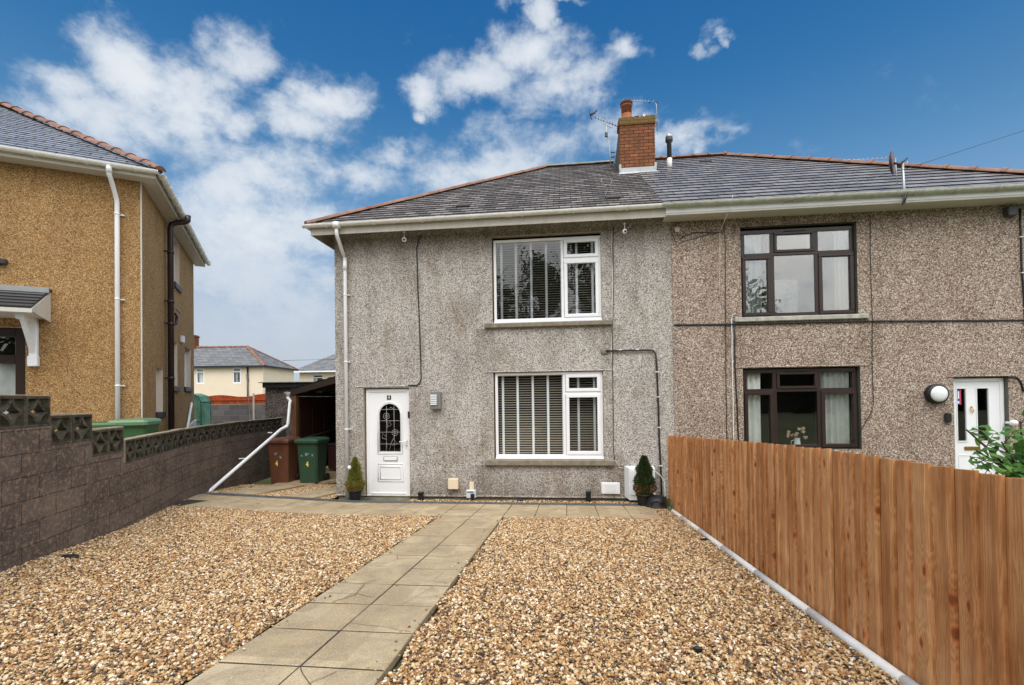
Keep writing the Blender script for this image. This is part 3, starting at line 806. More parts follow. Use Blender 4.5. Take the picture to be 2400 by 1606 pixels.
for i in range(len(hole)-1):
    a, b, c, e = hole[i], hole[i+1], oc[i+1], oc[i]
    d.face([(a[0], yd_, a[1]), (b[0], yd_, b[1]), (c[0], yd_, c[1]), (e[0], yd_, e[1])])
    if abs(c[0]-e[0]) > .01 and abs(c[1]-e[1]) > .01:
        cx_ = x1 if c[0]+e[0] > 2*gcx else x0
        d.face([(e[0], yd_, e[1]), (c[0], yd_, c[1]), (cx_, yd_, z1)])
    d.face([(a[0], yd_, a[1]), (b[0], yd_, b[1]), (b[0], yd_+.03, b[1]), (a[0], yd_+.03, a[1])])
d.box(x0, x1, yd_, yd_+.03, z0, gz0)
d.box(gx0-.03, gx1+.03, yd_+.022, yd_+.03, gz0-.02, gz0+.0)
# raised moulding round the glass: tubes slightly sunk in the leaf
def mould(pts, r=.011, dy=0.):
    d.tube([(x, yd_+dy, z) for x, z in pts], r, 8)
o_ = .032
mould([(gx0-o_, gz0-.04), (gx0-o_, gcz)]+[(gcx-(gr+o_)*math.cos(t), gcz+(gr+o_)*math.sin(t)) for t in [math.pi*j/20 for j in range(1, 20)]]+[(gx1+o_, gcz), (gx1+o_, gz0-.04), (gx0-o_, gz0-.04)], .012)
mould([(gx0-.006, gz0), (gx0-.006, gcz)]+[(gcx-(gr+.006)*math.cos(t), gcz+(gr+.006)*math.sin(t)) for t in [math.pi*j/20 for j in range(1, 20)]]+[(gx1+.006, gcz), (gx1+.006, gz0), (gx0, gz0)], .007)
for a, b, c, e, r in ((-3.645, -3.14, .33, .67, .012), (-3.60, -3.19, .375, .615, .014)):
    mould([(a, c), (a, e), (b, e), (b, c), (a, c)], r)
frame_rect(d, -3.70, -3.10, .14, 2.05, .006, yd_-.002, yd_, .001)
d.bbox(-3.79, -3.08, 9.05, 9.08, .085, .115, .008)
L_ = d.build('door', M['upvc'], H)
mb = MB()
P2 = [(x, z) for x, z in hole]
mb.loft([[(x, yd_+.018, z) for x, z in P2], [(x, yd_+.024, z) for x, z in P2]], True)
mb.build('door_glass', M['glass_dark'], L_)
mb = MB()
def lead(pts, r=.0032): mb.tube([(x, yd_+.015, z) for x, z in pts], r, 5)
for zz in (1.05, 1.28, 1.50, 1.72): lead([(gx0+(.03 if zz > 1.7 else 0), zz), (gx1-(.03 if zz > 1.7 else 0), zz)])
lead([(-3.48, .91), (-3.47, 1.78)]); lead([(-3.32, .91), (-3.32, 1.80)])
cir = lambda cx, cz, r: [(cx+r*math.cos(t), cz+r*math.sin(t)) for t in [6.2832*j/14 for j in range(15)]]
for cx, cz, r in ((-3.475, 1.59, .06), (-3.475, 1.59, .025), (-3.305, 1.27, .058), (-3.305, 1.27, .024)): lead(cir(cx, cz, r))
lead([(-3.47, 1.53), (-3.45, 1.40), (-3.49, 1.2), (-3.47, 1.05), (-3.48, .92)]); lead([(-3.31, 1.21), (-3.38, 1.08), (-3.42, .93)]); lead([(-3.46, 1.40), (-3.40, 1.50), (-3.38, 1.42), (-3.45, 1.38)])
lead([(-3.49, 1.2), (-3.56, 1.26), (-3.56, 1.16), (-3.48, 1.14)]); lead([(-3.38, 1.08), (-3.33, 1.14), (-3.26, 1.06), (-3.36, 1.02)]); lead([(-3.46, 1.72), (-3.38, 1.76), (-3.32, 1.72)])
mb.build('leading', M['lead'], L_)
mb = MB(); mb.bbox(-3.535, -3.25, 9.062, 9.08, .72, .81, .008); mb.build('letter_plate', M['metal'], L_)
mb = MB(); mb.bbox(-3.52, -3.265, 9.055, 9.075, .733, .797, .006); o = mb.build('letter_flap', M['upvc'], L_)
mb = MB(); mb.bbox(-3.452, -3.37, 9.066, 9.078, 1.91, 1.992, .003); NP = mb.build('number_plate', M['black'], L_)
text_mesh('number', '4', .085, M['number'], L_, Matrix.Translation((-3.411, 9.0645, 1.951)) @ Matrix.Rotation(R(90), 4, 'X'), .001, .002)
mb = MB(); mb.bbox(-3.068, -3.042, 9.05, 9.075, .98, 1.16, .008); mb.tube([(-3.055, 9.055, 1.11), (-3.055, 9.01, 1.11), (-3.17, 9.005, 1.10), (-3.19, 9.012, 1.095)], .011, 8); mb.build('door_handle', M['upvc'], L_)
mb = MB(); mb.lathe([(.011, 0), (.011, .006)], (-3.055, 9.052, 1.02), 10, axis='y'); mb.build('lock', M['black'], L_)

# roof of the left half
EZ, EY, RY, RZ = 5.23, 8.62, 13.02, 8.11
EL, ER = -4.85, 8.60
AL, AR = EL+(RY-EY), ER-(RY-EY)
XB = 1.76                                   # where the old slates stop
mb = MB()
slope(mb, (EL, EY, EZ), (XB, EY, EZ), (XB, RY, RZ), (AL, RY, RZ), 27, .016)
slope(mb, (EL, 2*RY-EY, EZ), (EL, EY, EZ), (AL, RY, RZ), (AL, RY, RZ), 27, .016)
slope(mb, (XB, 2*RY-EY, EZ), (EL, 2*RY-EY, EZ), (AL, RY, RZ), (XB, RY, RZ), 27, .016)
mb.box(EL+.03, XB, EY+.05, EY+.09, EZ-.06, EZ+.005)
roof = mb.build('roof', M['slate_old'], H, fix=False)
mb = MB(); ridge_tiles(mb, (EL+.02, EY+.02, EZ+.03), (AL, RY, RZ+.02), .10, .46, 0, .006)
mb.build('hip_tiles', M['ridge_red'], roof)
mb = MB(); ridge_tiles(mb, (AL, RY, RZ+.02), (1.34, RY, RZ+.02), .11, .46, 0, .003)
mb.build('ridge_tiles', M['ridge_grey'], roof)
mb = MB(); mb.bbox(EL-.01, EL+.22, EY-.02, EY+.2, EZ+.005, EZ+.05, .01, T=None); mb.build('eave_corner_tile', M['mortar'], roof)
for vx, vy in ((-1.95, 9.3), (.95, 9.28)):
    zc = EZ+(vy-EY)*.6545
    T = Matrix.Translation((vx, vy, zc)) @ Matrix.Rotation(math.atan(.6545), 4, 'X')
    mb = MB(); mb.bbox(-.135, .135, -.06, .09, .005, .045, .01, T=T); o = mb.build('roof_vent', M['mortar'], roof)
# barge, fascia, soffit, gutter
mb = MB(); mb.box(EL+.1, XP-.16, 8.645, 8.665, 5.035, 5.225); mb.box(EL+.1, EL+.12, 8.665, 2*RY-EY-.1, 5.035, 5.225)
mb.build('fascia', M['fascia'], H)
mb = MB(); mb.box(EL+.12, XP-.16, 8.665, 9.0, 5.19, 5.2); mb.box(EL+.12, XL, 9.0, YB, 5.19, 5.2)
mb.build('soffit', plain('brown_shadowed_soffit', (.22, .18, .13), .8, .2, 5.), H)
mb = MB(); gutter(mb, (EL-.02, 8.585, 5.215), (1.82, 8.585, 5.235), (0, -1, 0), .058, 0, .92, (3.9, 5.85)); gutter(mb, (EL+.05, 8.56, 5.212), (EL+.05, 17.4, 5.212), (-1, 0, 0), .058)
mb.lathe([(.075, 0), (.075, .1)], (-4.21, 8.585, 5.13), 12)
mb.build('gutter', M['gutter'], H)
mb = MB()
mb.tube([(-4.21, 8.585, 5.17), (-4.21, 8.585, 5.02), (-4.21, 8.63, 4.96), (-4.215, 8.86, 4.72), (-4.215, 8.93, 4.66), (-4.215, 8.935, 4.5), (-4.215, 8.935, .04)], .034, 12)
for z in (3.95, 2.65, 1.35): mb.tube([(-4.215, 8.935, z-.012), (-4.215, 8.935, z+.012)], .039, 12); mb.box(-4.215, -4.14, 8.96, 9.0, z-.008, z+.008)
mb.tube([(-4.215, 8.935, 4.42), (-4.215, 8.935, 4.60)], .039, 12)
mb.build('downpipe', M['upvc'], H)
# chimney
mb = MB(); cx0, cx1, cy0 = 1.365, 2.17, 11.62
mb.box(cx0, cx1, cy0, 11.86, 6.9, 8.33)
mb.loft([[(x, 11.86, 6.9), (x, 13.05, 6.9), (x, 13.0, 7.95), (x, 11.98, 8.36), (x, 11.86, 8.36)] for x in (cx0+.002, cx1-.002)], mi=1)
mb.box(cx0-.03, cx1+.02, cy0-.025, 11.98, 8.33, 8.49)
for k_ in range(7):  # chipped, uneven top course
    a = cx0-.03+(cx1-cx0+.05)*k_/7; mb.box(a+.006, a+.1125, cy0-.022, 11.96, 8.49, 8.50+rnd.uniform(.0, .03))
mb.box(cx0-.01, cx1, 11.64, 11.94, 8.49, 8.505)
CH = mb.build('chimney', [M['chimney'], M['chimney_side']], H)
for f in CH.data.polygons:
    pass
mb = MB()
mb.lathe([(.135, 8.49), (.125, 8.55), (.118, 8.80), (.12, 8.86), (.135, 8.87), (.14, 8.92), (.125, 8.925), (.12, 8.60)], (1.55, 11.8, 0), 24)
pot = mb.build('chimney_pot', M['clay'], CH)
mb = MB(); mb.lathe([(.143, 8.90), (.148, 8.97), (.13, 8.99), (.06, 9.0)], (1.55, 11.8, 0), 24); mb.build('pot_cowl', plain('dark_rusty_cowl', (.07, .03, .02), .7, .3, 12.), pot)
mb = MB(); mb.lathe([(.09, 8.49), (.09, 8.56), (.075, 8.62), (.05, 8.66), (.01, 8.675)], (1.96, 11.8, 0), 16)
for q in range(12):
    t = q*math.pi/6; mb.box(-.006, .006, .072, .098, 8.50, 8.62, T=Matrix.Translation((1.96, 11.8, 0)) @ Matrix.Rotation(t, 4, 'Z'))
mb.build('flue_terminal', M['silver'], CH)
mb = MB(); zr = lambda y: EZ+(y-EY)*.6545
mb.box(cx0-.02, cx1+.02, cy0-.012, cy0-.001, zr(cy0)-.05, zr(cy0)+.12)
for x in (cx0-.03, cx1-.02): mb.box(x, x+.05, cy0-.014, cy0+.03, zr(cy0)+.05, zr(cy0)+.21)
mb.face([(cx0-.06, cy0-.16, zr(cy0-.16)+.018), (cx1+.08, cy0-.16, zr(cy0-.16)+.018), (cx1+.03, cy0-.01, zr(cy0)+.02), (cx0-.03, cy0-.01, zr(cy0)+.02)])
mb.build('chimney_flashing', M['lead'], CH)
mb = MB()
mb.box(.62, .64, 12.0, 12.01, 0, .001, T=Matrix.Translation((0, 0, 6)))

# cables and pipes fixed to the wall (parts of the house)
def cable(parent, pts, r, mat, name='cable', clips=None):
    m = MB(); P = []
    for a, b in zip(pts, pts[1:]):
        n = max(1, int((Vector(b)-Vector(a)).length/.25))
        for i in range(n):
            q = Vector(a).lerp(Vector(b), i/n); P.append(q+Vector((rnd.uniform(-.004, .004), 0, rnd.uniform(-.002, .002))))
    P.append(Vector(pts[-1])); m.tube(P, r, 6)
    o = m.build(name, mat, parent)
    if clips:
        for q in clips:
            c = MB(); c.box(q[0]-r*1.7, q[0]+r*1.7, q[1]-r*1.2, q[1]+r, q[2]-.008, q[2]+.008); c.build('cable_clip', M['gutter'], o)
    return o
yc = 8.985
cable(H, [(-2.70, yc, 5.04), (-2.76, yc, 4.98), (-2.80, yc, 4.8), (-2.79, yc, 4.2), (-2.76, yc, 3.4), (-2.745, yc, 2.6), (-2.74, yc, 2.32), (-2.76, yc, 2.22), (-2.82, yc, 2.18), (-3.0, yc, 2.18)], .011, M['black'])
cable(H, [(.915, yc, 5.03), (.90, yc, 4.7), (.90, yc, 3.9), (.86, yc, 3.0), (.86, yc, 2.2), (.85, yc, 1.0), (.87, yc, .76)], .006, M['black'])
cable(H, [(.89, yc, 5.0), (.875, yc, 4.6), (.885, yc, 3.9), (.845, yc, 3.0), (.845, yc, 2.45)], .006, M['gutter'])
cable(H, [(.87, yc, .76), (.95, yc, .62), (1.10, yc, .60)], .005, M['gutter'])
o = cable(H, [(.74, 8.97, 2.75), (1.50, 8.965, 2.75), (1.58, 8.965, 2.735), (1.63, 8.965, 2.68), (1.64, 8.965, 2.5), (1.66, 8.965, 1.4), (1.69, 8.965, .1)], .017, M['brown_pipe'], 'waste_pipe', [(1.0, 8.965, 2.765), (1.3, 8.965, 2.765), (1.64, 8.965, 2.35), (1.655, 8.965, 1.9), (1.665, 8.965, 1.35), (1.68, 8.965, .66)])
mb = MB(); mb.lathe([(.075, 0), (.06, .02), (.02, .03)], (.72, 9.0, 2.75), 14, axis='y'); mb.build('pipe_collar', M['plinth'], H)
cable(H, [(1.58, 8.98, .56), (1.66, 8.94, .5), (1.73, 8.93, .38), (1.74, 8.92, .15), (1.70, 8.9, .04)], .006, M['gutter'])

# ------------------------------------------------------------------ the right half
N = thing('semi_detached_house', 'brown pebble dashed house with dark brown windows behind the wooden fence', 'house', (5, 9, 0))
YN = 8.985
mb = MB()
nh = [(3.13-XP, 5.06-XP, 3.29, 4.905), (3.13-XP, 5.07-XP, .95, 2.385), (6.54-XP, 7.38-XP, .0, 2.165)]
wall_holes(mb, (XP, YN, 0), (1, 0, 0), XR-XP, 0, 5.07, nh, .14)
wall_holes(mb, (XR, YN, 0), (0, 1, 0), YB-YN, 0, ZE, [], .1, (-1, 0, 0)); wall_holes(mb, (XR, YB, 0), (-1, 0, 0), XR-XP, 0, ZE, [], .1, (0, -1, 0))
mb.face([(XP, YN, 0), (XP, 9.0, 0), (XP, 9.0, ZE), (XP, YN, ZE)])
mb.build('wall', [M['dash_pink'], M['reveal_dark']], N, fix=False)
mb = MB()
YF = YN
drip(3.0, 5.2, 2.40, .02, .014); drip(3.0, 5.15, 4.925, .02, .014); drip(6.42, 7.5, 2.18, .02, .014)
mb = MB(); mb.bbox(3.0, 5.215, 8.93, 9.12, 3.205, 3.288, .012); mb.build('sill', M['sill_pale'], N)
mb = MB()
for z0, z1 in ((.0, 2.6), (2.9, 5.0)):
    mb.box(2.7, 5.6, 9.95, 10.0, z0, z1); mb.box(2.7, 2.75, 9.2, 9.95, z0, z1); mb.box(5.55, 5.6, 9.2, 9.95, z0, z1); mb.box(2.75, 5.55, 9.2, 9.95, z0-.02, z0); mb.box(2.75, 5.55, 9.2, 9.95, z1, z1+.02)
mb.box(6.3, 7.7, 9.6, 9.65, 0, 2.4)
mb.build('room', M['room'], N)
def brown_window(z0, z1, zt):
    w = MB(); x0, x1 = 3.15, 5.06
    frame_rect(w, x0, x1, z0, z1, .075, 9.06, 9.14)
    for x in (3.66, 4.40): w.bbox(x, x+.065, 9.06, 9.14, z0+.075, z1-.075)
    w.bbox(x0+.075, x1-.075, 9.055, 9.14, zt, zt+.055)
    frame_rect(w, 3.725, 4.40, zt+.055, z1-.06, .045, 9.035, 9.1)
    frame_rect(w, x0+.02, 3.665, z0+.03, zt+.005, .06, 9.035, 9.1); frame_rect(w, 4.46, x1-.02, z0+.03, zt+.005, .06, 9.035, 9.1)
    w.bbox(3.9, 4.25, 9.03, 9.05, z1-.055, z1-.04)
    o = w.build('window', M['brown_upvc'], N)
    p = MB()
    for a, b, c, e in ((x0+.07, 3.665, zt+.055, z1-.07), (3.76, 4.36, zt+.09, z1-.1), (4.46, x1-.07, zt+.055, z1-.07), (x0+.075, 3.61, z0+.085, zt-.05), (3.72, 4.405, z0+.075, zt), (4.515, x1-.075, z0+.085, zt-.05)):
        pane_rect(p, a, b, c, e, 9.075)
    p.build('pane', M['glass_r'] if z0 > 2 else M['glass_low'], o)
    return o
n1 = brown_window(3.29, 4.86, 4.385); n2 = brown_window(.95, 2.37, 1.96)
for a_, b_, z_, f_, nm_, mm_, pr_ in ((3.2, 3.56, (3.3, 4.85), 4, 'net_curtain', 'net', n1), (4.80, 5.03, (3.3, 4.85), 3, 'net_curtain', 'net', n1), (3.21, 3.50, (.95, 2.36), 3, 'curtain', 'curtain', n2), (4.50, 5.0, (.95, 2.36), 5, 'curtain', 'curtain', n2)):
    c = MB(); curtain(c, a_, b_, z_[0], z_[1], 9.19, f_, .03); c.build(nm_, M[mm_], pr_)
# neighbour's front door
d = MB(); frame_rect(d, 6.56, 7.375, 0, 2.15, .06, 9.06, 9.14); DN = d.build('door_frame', M['upvc'], N)
d = MB(); yd2 = 9.08
zs_ = [.06, 1.08, 1.97, 2.09]; xs_ = [6.62, 6.66, 6.79, 6.97, 7.14, 7.315]
for i in range(5):
    for j in range(3):
        if j == 1 and i in (1, 3): continue
        d.box(xs_[i], xs_[i+1], yd2, yd2+.04, zs_[j], zs_[j+1])
for a, b in ((6.66, 6.79), (6.97, 7.14)):
    frame_rect(d, a-.018, b+.018, 1.062, 1.988, .018, yd2-.012, yd2, .005)
frame_rect(d, 6.66, 6.86, .2, .84, .012, yd2-.008, yd2, .003); frame_rect(d, 6.94, 7.14, .2, .84, .012, yd2-.008, yd2, .003)
DL = d.build('door', M['upvc'], N)
p = MB(); pane_rect(p, 6.66, 6.79, 1.08, 1.97, yd2+.015); pane_rect(p, 6.97, 7.14, 1.08, 1.97, yd2+.015); p.build('door_glass', M['glass_dark'], DL)
p = MB(); p.box(6.665, 6.705, yd2+.009, yd2+.012, 1.70, 1.96, 0); p.box(6.71, 6.73, yd2+.009, yd2+.012, 1.70, 1.96, 1); p.box(6.68, 6.70, yd2+.006, yd2+.009, 1.80, 1.93, 2); p.box(6.675, 6.70, yd2+.006, yd2+.009, 1.72, 1.76, 2)
p.build('door_sticker', [M['sticker_blue'], M['sticker_red'], M['upvc']], DL)
p = MB(); p.lathe([(.016, 0), (.016, .01), (.008, .02)], (6.88, yd2, 1.66), 12, axis='y'); p.tube([(6.86, yd2-.012, 1.64), (6.855, yd2-.02, 1.60), (6.88, yd2-.022, 1.56), (6.905, yd2-.02, 1.60), (6.90, yd2-.012, 1.64)], .007, 8); p.build('door_knocker', M['brass'], DL)
p = MB(); p.bbox(6.75, 7.0, yd2-.014, yd2, .92, .985, .006); p.build('letter_plate', M['brass'], DL)

# roof right half
mb = MB()
slope(mb, (XB, EY, EZ+.004), (ER, EY, EZ+.004), (AR, RY, RZ+.004), (XB, RY, RZ+.004), 20, .018)
slope(mb, (ER, EY, EZ+.004), (ER, 2*RY-EY, EZ), (AR, RY, RZ), (AR, RY, RZ), 25, .014)
slope(mb, (ER, 2*RY-EY, EZ), (XB, 2*RY-EY, EZ), (XB, RY, RZ), (AR, RY, RZ), 25, .014)
mb.box(XB, ER-.03, EY+.05, EY+.09, EZ-.06, EZ+.005)
nroof = mb.build('roof', M['slate_new'], N, fix=False)
mb = MB(); ridge_tiles(mb, (2.2, RY, RZ+.03), (AR, RY, RZ+.03), .11, .42, 0, .028); mb.build('ridge_tiles', M['ridge_red'], nroof)
mb = MB(); ridge_tiles(mb, (ER-.02, EY+.02, EZ+.04), (AR, RY, RZ+.03), .11, .42, 0, .028); mb.build('hip_tiles', M['ridge_red'], nroof)
T = Matrix.Translation((3.5, 12.3, EZ+(12.3-EY)*.6545)) @ Matrix.Rotation(math.atan(.6545), 4, 'X')
mb = MB(); mb.bbox(-.13, .13, -.06, .08, .008, .05, .01, T=T); mb.build('roof_vent', M['mortar'], nroof)
mb = MB(); mb.box(XP-.16, ER-.1, 8.635, 8.66, 5.095, 5.225); mb.build('fascia', M['upvc'], N)
mb = MB(); mb.box(XP-.16, ER-.1, 8.66, 8.985, 5.062, 5.085); mb.box(XP-.16, ER-.1, 8.64, 8.662, 5.06, 5.092); mb.build('soffit', M['soffit'], N)
mb = MB(); gutter(mb, (1.70, 8.575, 5.235), (8.62, 8.575, 5.215), (0, -1, 0), .06, 0, .62, (.35, 4.2)); mb.build('gutter', M['gutter_old'], N)

yc = YN-.012
cable(N, [(1.95, yc, 3.19), (3.2, yc-.01, 3.17), (5.2, yc-.01, 3.16), (7.7, yc, 3.10)], .014, M['black'])
cable(N, [(2.84, yc, 5.0), (2.87, yc, 4.6), (2.85, yc, 3.5), (2.84, yc, 2.0), (2.83, yc, .9)], .006, M['black'])
cable(N, [(3.02, yc, 3.36), (2.97, yc, 3.34), (2.95, yc, 3.25), (2.95, yc, 2.4), (2.95, yc, .9)], .008, M['gutter'])
cable(N, [(3.0, yc, 3.24), (3.0, yc, 2.4), (3.01, yc, 1.9), (3.04, yc, .9)], .012, M['black'])
cable(N, [(5.28, yc, 5.0), (5.27, yc, 4.2), (5.28, yc, 3.2), (5.26, yc, 2.5), (5.27, yc, 1.75), (5.24, yc, 1.62), (5.10, yc, 1.35), (4.85, yc, .95)], .006, M['black'])
cable(N, [(7.62, yc, 4.98), (7.62, yc, 4.0), (7.65, yc, 3.1), (7.66, yc, 2.1), (7.64, yc, 1.93), (7.60, yc, 1.92), (7.56, yc, 2.08), (7.50, yc, 2.15), (7.36, yc, 2.155)], .014, M['black'], 'cable', [(7.62, yc, 4.5), (7.63, yc, 3.9), (7.65, yc, 3.3), (7.65, yc, 2.7)])
cable(N, [(1.92, yc, 5.0), (1.95, yc, 4.85), (2.03, yc, 4.63), (2.1, yc, 4.68), (2.5, yc, 4.78), (2.82, yc, 4.83)], .004, M['black'])
cable(N, [(2.05, yc, 4.88), (2.04, yc, 4.8), (2.10, yc, 4.74), (2.16, yc, 4.80), (2.13, yc, 4.9)], .004, M['black'])
cable(N, [(2.10, yc, 4.75), (2.3, yc, 4.84), (2.5, yc, 4.84), (2.78, yc, 4.82)], .006, M['black'])
cable(N, [(2.86, 8.5, 5.3), (2.83, 8.6, 5.1), (2.80, 8.8, 4.95), (2.78, yc, 4.84)], .005, M['gutter'])
cable(N, [(2.78, yc, 4.84), (2.76, yc, 4.0), (2.75, yc, 3.2)], .003, M['gutter'])
mb = MB(); mb.bbox(2.0, 2.08, YN-.03, YN, 4.87, 4.95, .005); mb.build('junction_box', M['soffit'], N)
mb = MB(); mb.bbox(7.36, 7.50, YN-.12, YN, 4.84, 5.0, .01); mb.build('wall_vent', M['metal_dark'], N)
YF = 9.0

# ------------------------------------------------------------------ things fixed to or standing by the two houses
def camera_thing(x, y, z, label):
    t = thing('security_camera', label, 'security camera', (x, y, z), 'white ball security cameras under the eaves')
    m = MB(); m.tube([(x, y, z+.14), (x, y, z+.03)], .008, 8); m.lathe([(.025, .13), (.025, .15)], (x, y, z), 12); m.build('mount', M['upvc'], t)
    m = MB(); m.lathe([(.002, -.045), (.02, -.041), (.036, -.027), (.044, 0), (.036, .027), (.02, .041), (.002, .045)], (x, y, z), 16); b = m.build('housing', M['upvc'], t)
    m = MB(); m.lathe([(.022, 0), (.020, .012), (.005, .014)], (x+.008, y-.036, z-.01), 12, axis='y'); m.build('lens', M['black'], b)
camera_thing(-2.98, 8.80, 4.92, 'white ball camera under the eaves above the white front door')
camera_thing(1.09, 8.80, 4.87, 'white ball camera under the eaves right of the upstairs white window')
mb = MB(); mb.tube([(1.10, 8.8, 5.0), (1.14, 8.82, 4.93), (1.20, 8.9, 5.0), (1.23, 8.95, 5.05)], .006, 6); 
o = mb.build('camera_cable', M['gutter'], None); tag(o, 'short white cable looping up to the eaves from the right ball camera', 'cable')

t = thing('wall_light', 'grey metal wall light with white slatted front, right of the white front door', 'wall light', (-2.47, 8.9, 1.73))
m = MB(); m.bbox(-2.54, -2.34, 8.86, 9.0, 1.72, 2.05, .01); m.build('housing', M['silver'], t)
m = MB()
for k_ in range(6): m.bbox(-2.525, -2.40, 8.835, 8.862, 1.80+k_*.034, 1.824+k_*.034, .004)
m.build('slat', M['diffuser'], t)
t = thing('bell_push', 'small black doorbell on the right jamb of the white front door', 'doorbell', (-3.0, 9.0, 1.6))
m = MB(); m.bbox(-3.012, -2.975, 8.985, 9.055, 1.55, 1.68, .006); m.build('body', M['black'], t)
m = MB(); m.bbox(-2.222, -2.03, 8.90, 9.0, .215, .41, .008); tag(m.build('junction_box', M['beige_box']), 'plain cream square box low on the grey wall right of the door', 'utility box')
t = thing('outdoor_socket', 'pale blue outdoor socket with dark plug low on the grey wall', 'socket', (-1.78, 8.95, .06))
m = MB(); m.bbox(-1.88, -1.70, 8.92, 9.0, .045, .20, .012); m.build('box', M['socket'], t)
m = MB(); m.bbox(-1.825, -1.745, 8.975, 9.0, .20, .345, .004); m.build('back_plate', M['beige_box'], t)
m = MB(); m.bbox(-1.79, -1.72, 8.88, 8.925, .03, .14, .01); m.bbox(-1.86, -1.74, 8.915, 8.925, .155, .175, .004); m.build('plug', M['black'], t)
for x, z0, z1, lb in ((-2.73, -.02, .17, 'black stub light at the wall foot beside the white front door'), (-.86, -.02, .06, 'short black stub light in the gravel strip, the lowest of three'), (.38, -.02, .21, 'black stub light at the wall foot left of the white air vent')):
    t = thing('ground_light', lb, 'ground light', (x, 8.86, 0), 'black stub lights along the foot of the grey house')
    m = MB(); m.bbox(x-.045, x+.045, 8.82, 8.90, z0+.0, z1-.045, .006); m.build('body', M['black'], t)
    m = MB(); m.bbox(x-.05, x+.05, 8.81, 8.91, z1-.045, z1, .008); m.build('cap', M['pot_black'], t)
t = thing('air_vent', 'white louvred air vent low on the grey wall', 'air vent', (.78, 8.97, .15))
m = MB(); m.bbox(.62, .955, 8.965, 9.0, .14, .35, .01); m.build('frame', M['upvc'], t)
m = MB()
for k_ in range(10): m.bbox(.70+k_*.019, .711+k_*.019, 8.958, 8.968, .17, .32, .002)
m.build('louvre', M['diffuser'], t)
t = thing('meter_box', 'white electricity meter box behind the right potted conifer', 'meter box', (1.3, 8.9, .1))
m = MB(); P0 = [(1.04, 9., .10), (1.56, 9., .10), (1.56, 9., .65), (1.04, 9., .65)]; P1 = [(1.10, 8.80, .07), (1.55, 8.80, .07), (1.55, 8.80, .63), (1.10, 8.80, .63)]
m.loft([P0, P1]); m.build('housing', M['upvc'], t)
m = MB(); m.bbox(1.115, 1.535, 8.785, 8.80, .16, .375, .006); m.bbox(1.115, 1.535, 8.785, 8.80, .385, .61, .006); m.build('door', M['upvc'], t)
m = MB(); m.box(1.13, 1.54, 8.84, 9.0, -.03, .068); m.build('recess', M['black'], t)
t = thing('bulkhead_light', 'round white bulkhead light with black rim beside the neighbour door', 'wall light', (6.28, 8.9, 1.9))
m = MB(); m.lathe([(.165, 0), (.165, .095), (.14, .105)], (6.24, 8.985, 1.89), 28, axis='y'); m.build('rim', M['black'], t)
m = MB(); m.lathe([(.135, .095), (.13, .115), (.10, .138), (.06, .15), (.002, .154)], (6.24, 8.985, 1.89), 28, axis='y'); m.build('diffuser', M['diffuser'], t)
m = MB(); m.bbox(6.37, 6.47, 8.92, 8.985, 1.40, 1.57, .02); tag(m.build('key_safe', M['black']), 'small black box on the brown wall left of the neighbour door', 'key safe')
m = MB(); m.tube([(7.365, 9.03, 1.39), (7.40, 8.95, 1.39)], .02, 8); m.lathe([(.002, -.06), (.03, -.05), (.048, -.03), (.055, 0), (.048, .03), (.03, .05), (.002, .06)], (7.40, 8.93, 1.39), 16, axis='y'); tag(m.build('door_camera', M['upvc']), 'white ball shaped bell camera on the right jamb of the neighbour door', 'camera')

# potted shrubs
def potted(x, y, z, label, h, rw, mats, rp, seed, shape, group='cone shaped shrubs in black pots'):
    rr = random.Random(seed)
    t = thing('potted_shrub', label, 'potted shrub', (x, y, z), group)
    m = MB(); m.lathe([(rp*.72, 0), (rp*.75, .02), (rp*.92, .17), (rp*.93, .18), (rp*1.04, .182), (rp*1.05, .21), (rp*.97, .213), (rp*.9, .18), (.01, .178)], (x, y, z), 24); m.build('pot', M['pot_black'], t)
    m = MB(); m.tube([(x, y, z+.17), (x+.005, y, z+.4), (x, y, z+h*.9)], .012, 6); m.build('stem', M['stem'], t)
    m = MB()
    n = 5200
    for i in range(n):
        v = rr.random()**.85; zz = .19+v*(h-.19)
        w = shape(v)*rw*(1+.10*math.sin(v*23+seed)+.08*math.sin(v*11))
        a = rr.random()*6.283; q = (rr.random()**.35)*w*(1+.06*math.sin(a*5+v*9))
        p = Vector((x+q*math.cos(a), y+q*math.sin(a), z+zz))
        dd = Vector((math.cos(a)*.8, math.sin(a)*.8, .7+rr.gauss(0, .35))).normalized()
        leafquad(m, p, rr.uniform(.026, .048), dd, .5, 1 if (zz < .19+h*.2 and rr.random() < .55) else 0, rr)
    for _ in range(26):
        v = rr.random(); w = shape(v)*rw; a = rr.random()*6.283
        for j in range(5):
            leafquad(m, (x+(w*.95+j*.008)*math.cos(a), y+(w*.95+j*.008)*math.sin(a), z+.19+v*(h-.19)+j*.009), .026, Vector((math.cos(a), math.sin(a), .8)).normalized(), .3, 0, rr)
    for v0, v1 in [(j/8, (j+1)/8) for j in range(8)]:
        a_ = [(shape(q)*rw*.62, z+.19+q*(h-.19)) for q in (v0, v1)]
        m.loft([[(x+r_*math.cos(k_*.785), y+r_*math.sin(k_*.785), z_) for k_ in range(8)] for r_, z_ in a_], False)
    m.build('foliage', mats, t, fix=False)
    return t
t = potted(-3.925, 8.66, .03, 'yellow green bush in black pot beside the white front door', .80, .165, [M['box_leaf'], M['brown_leaf']], .125, 3, lambda v: (1-max(0, v-.22)/.78)**.75*(.82+.5*min(v, .22)))
m = MB(); m.lathe([(.002, -.038), (.025, -.03), (.036, 0), (.025, .03), (.002, .038)], (-3.985, 8.55, .67), 12); m.build('flower', M['white'], t)
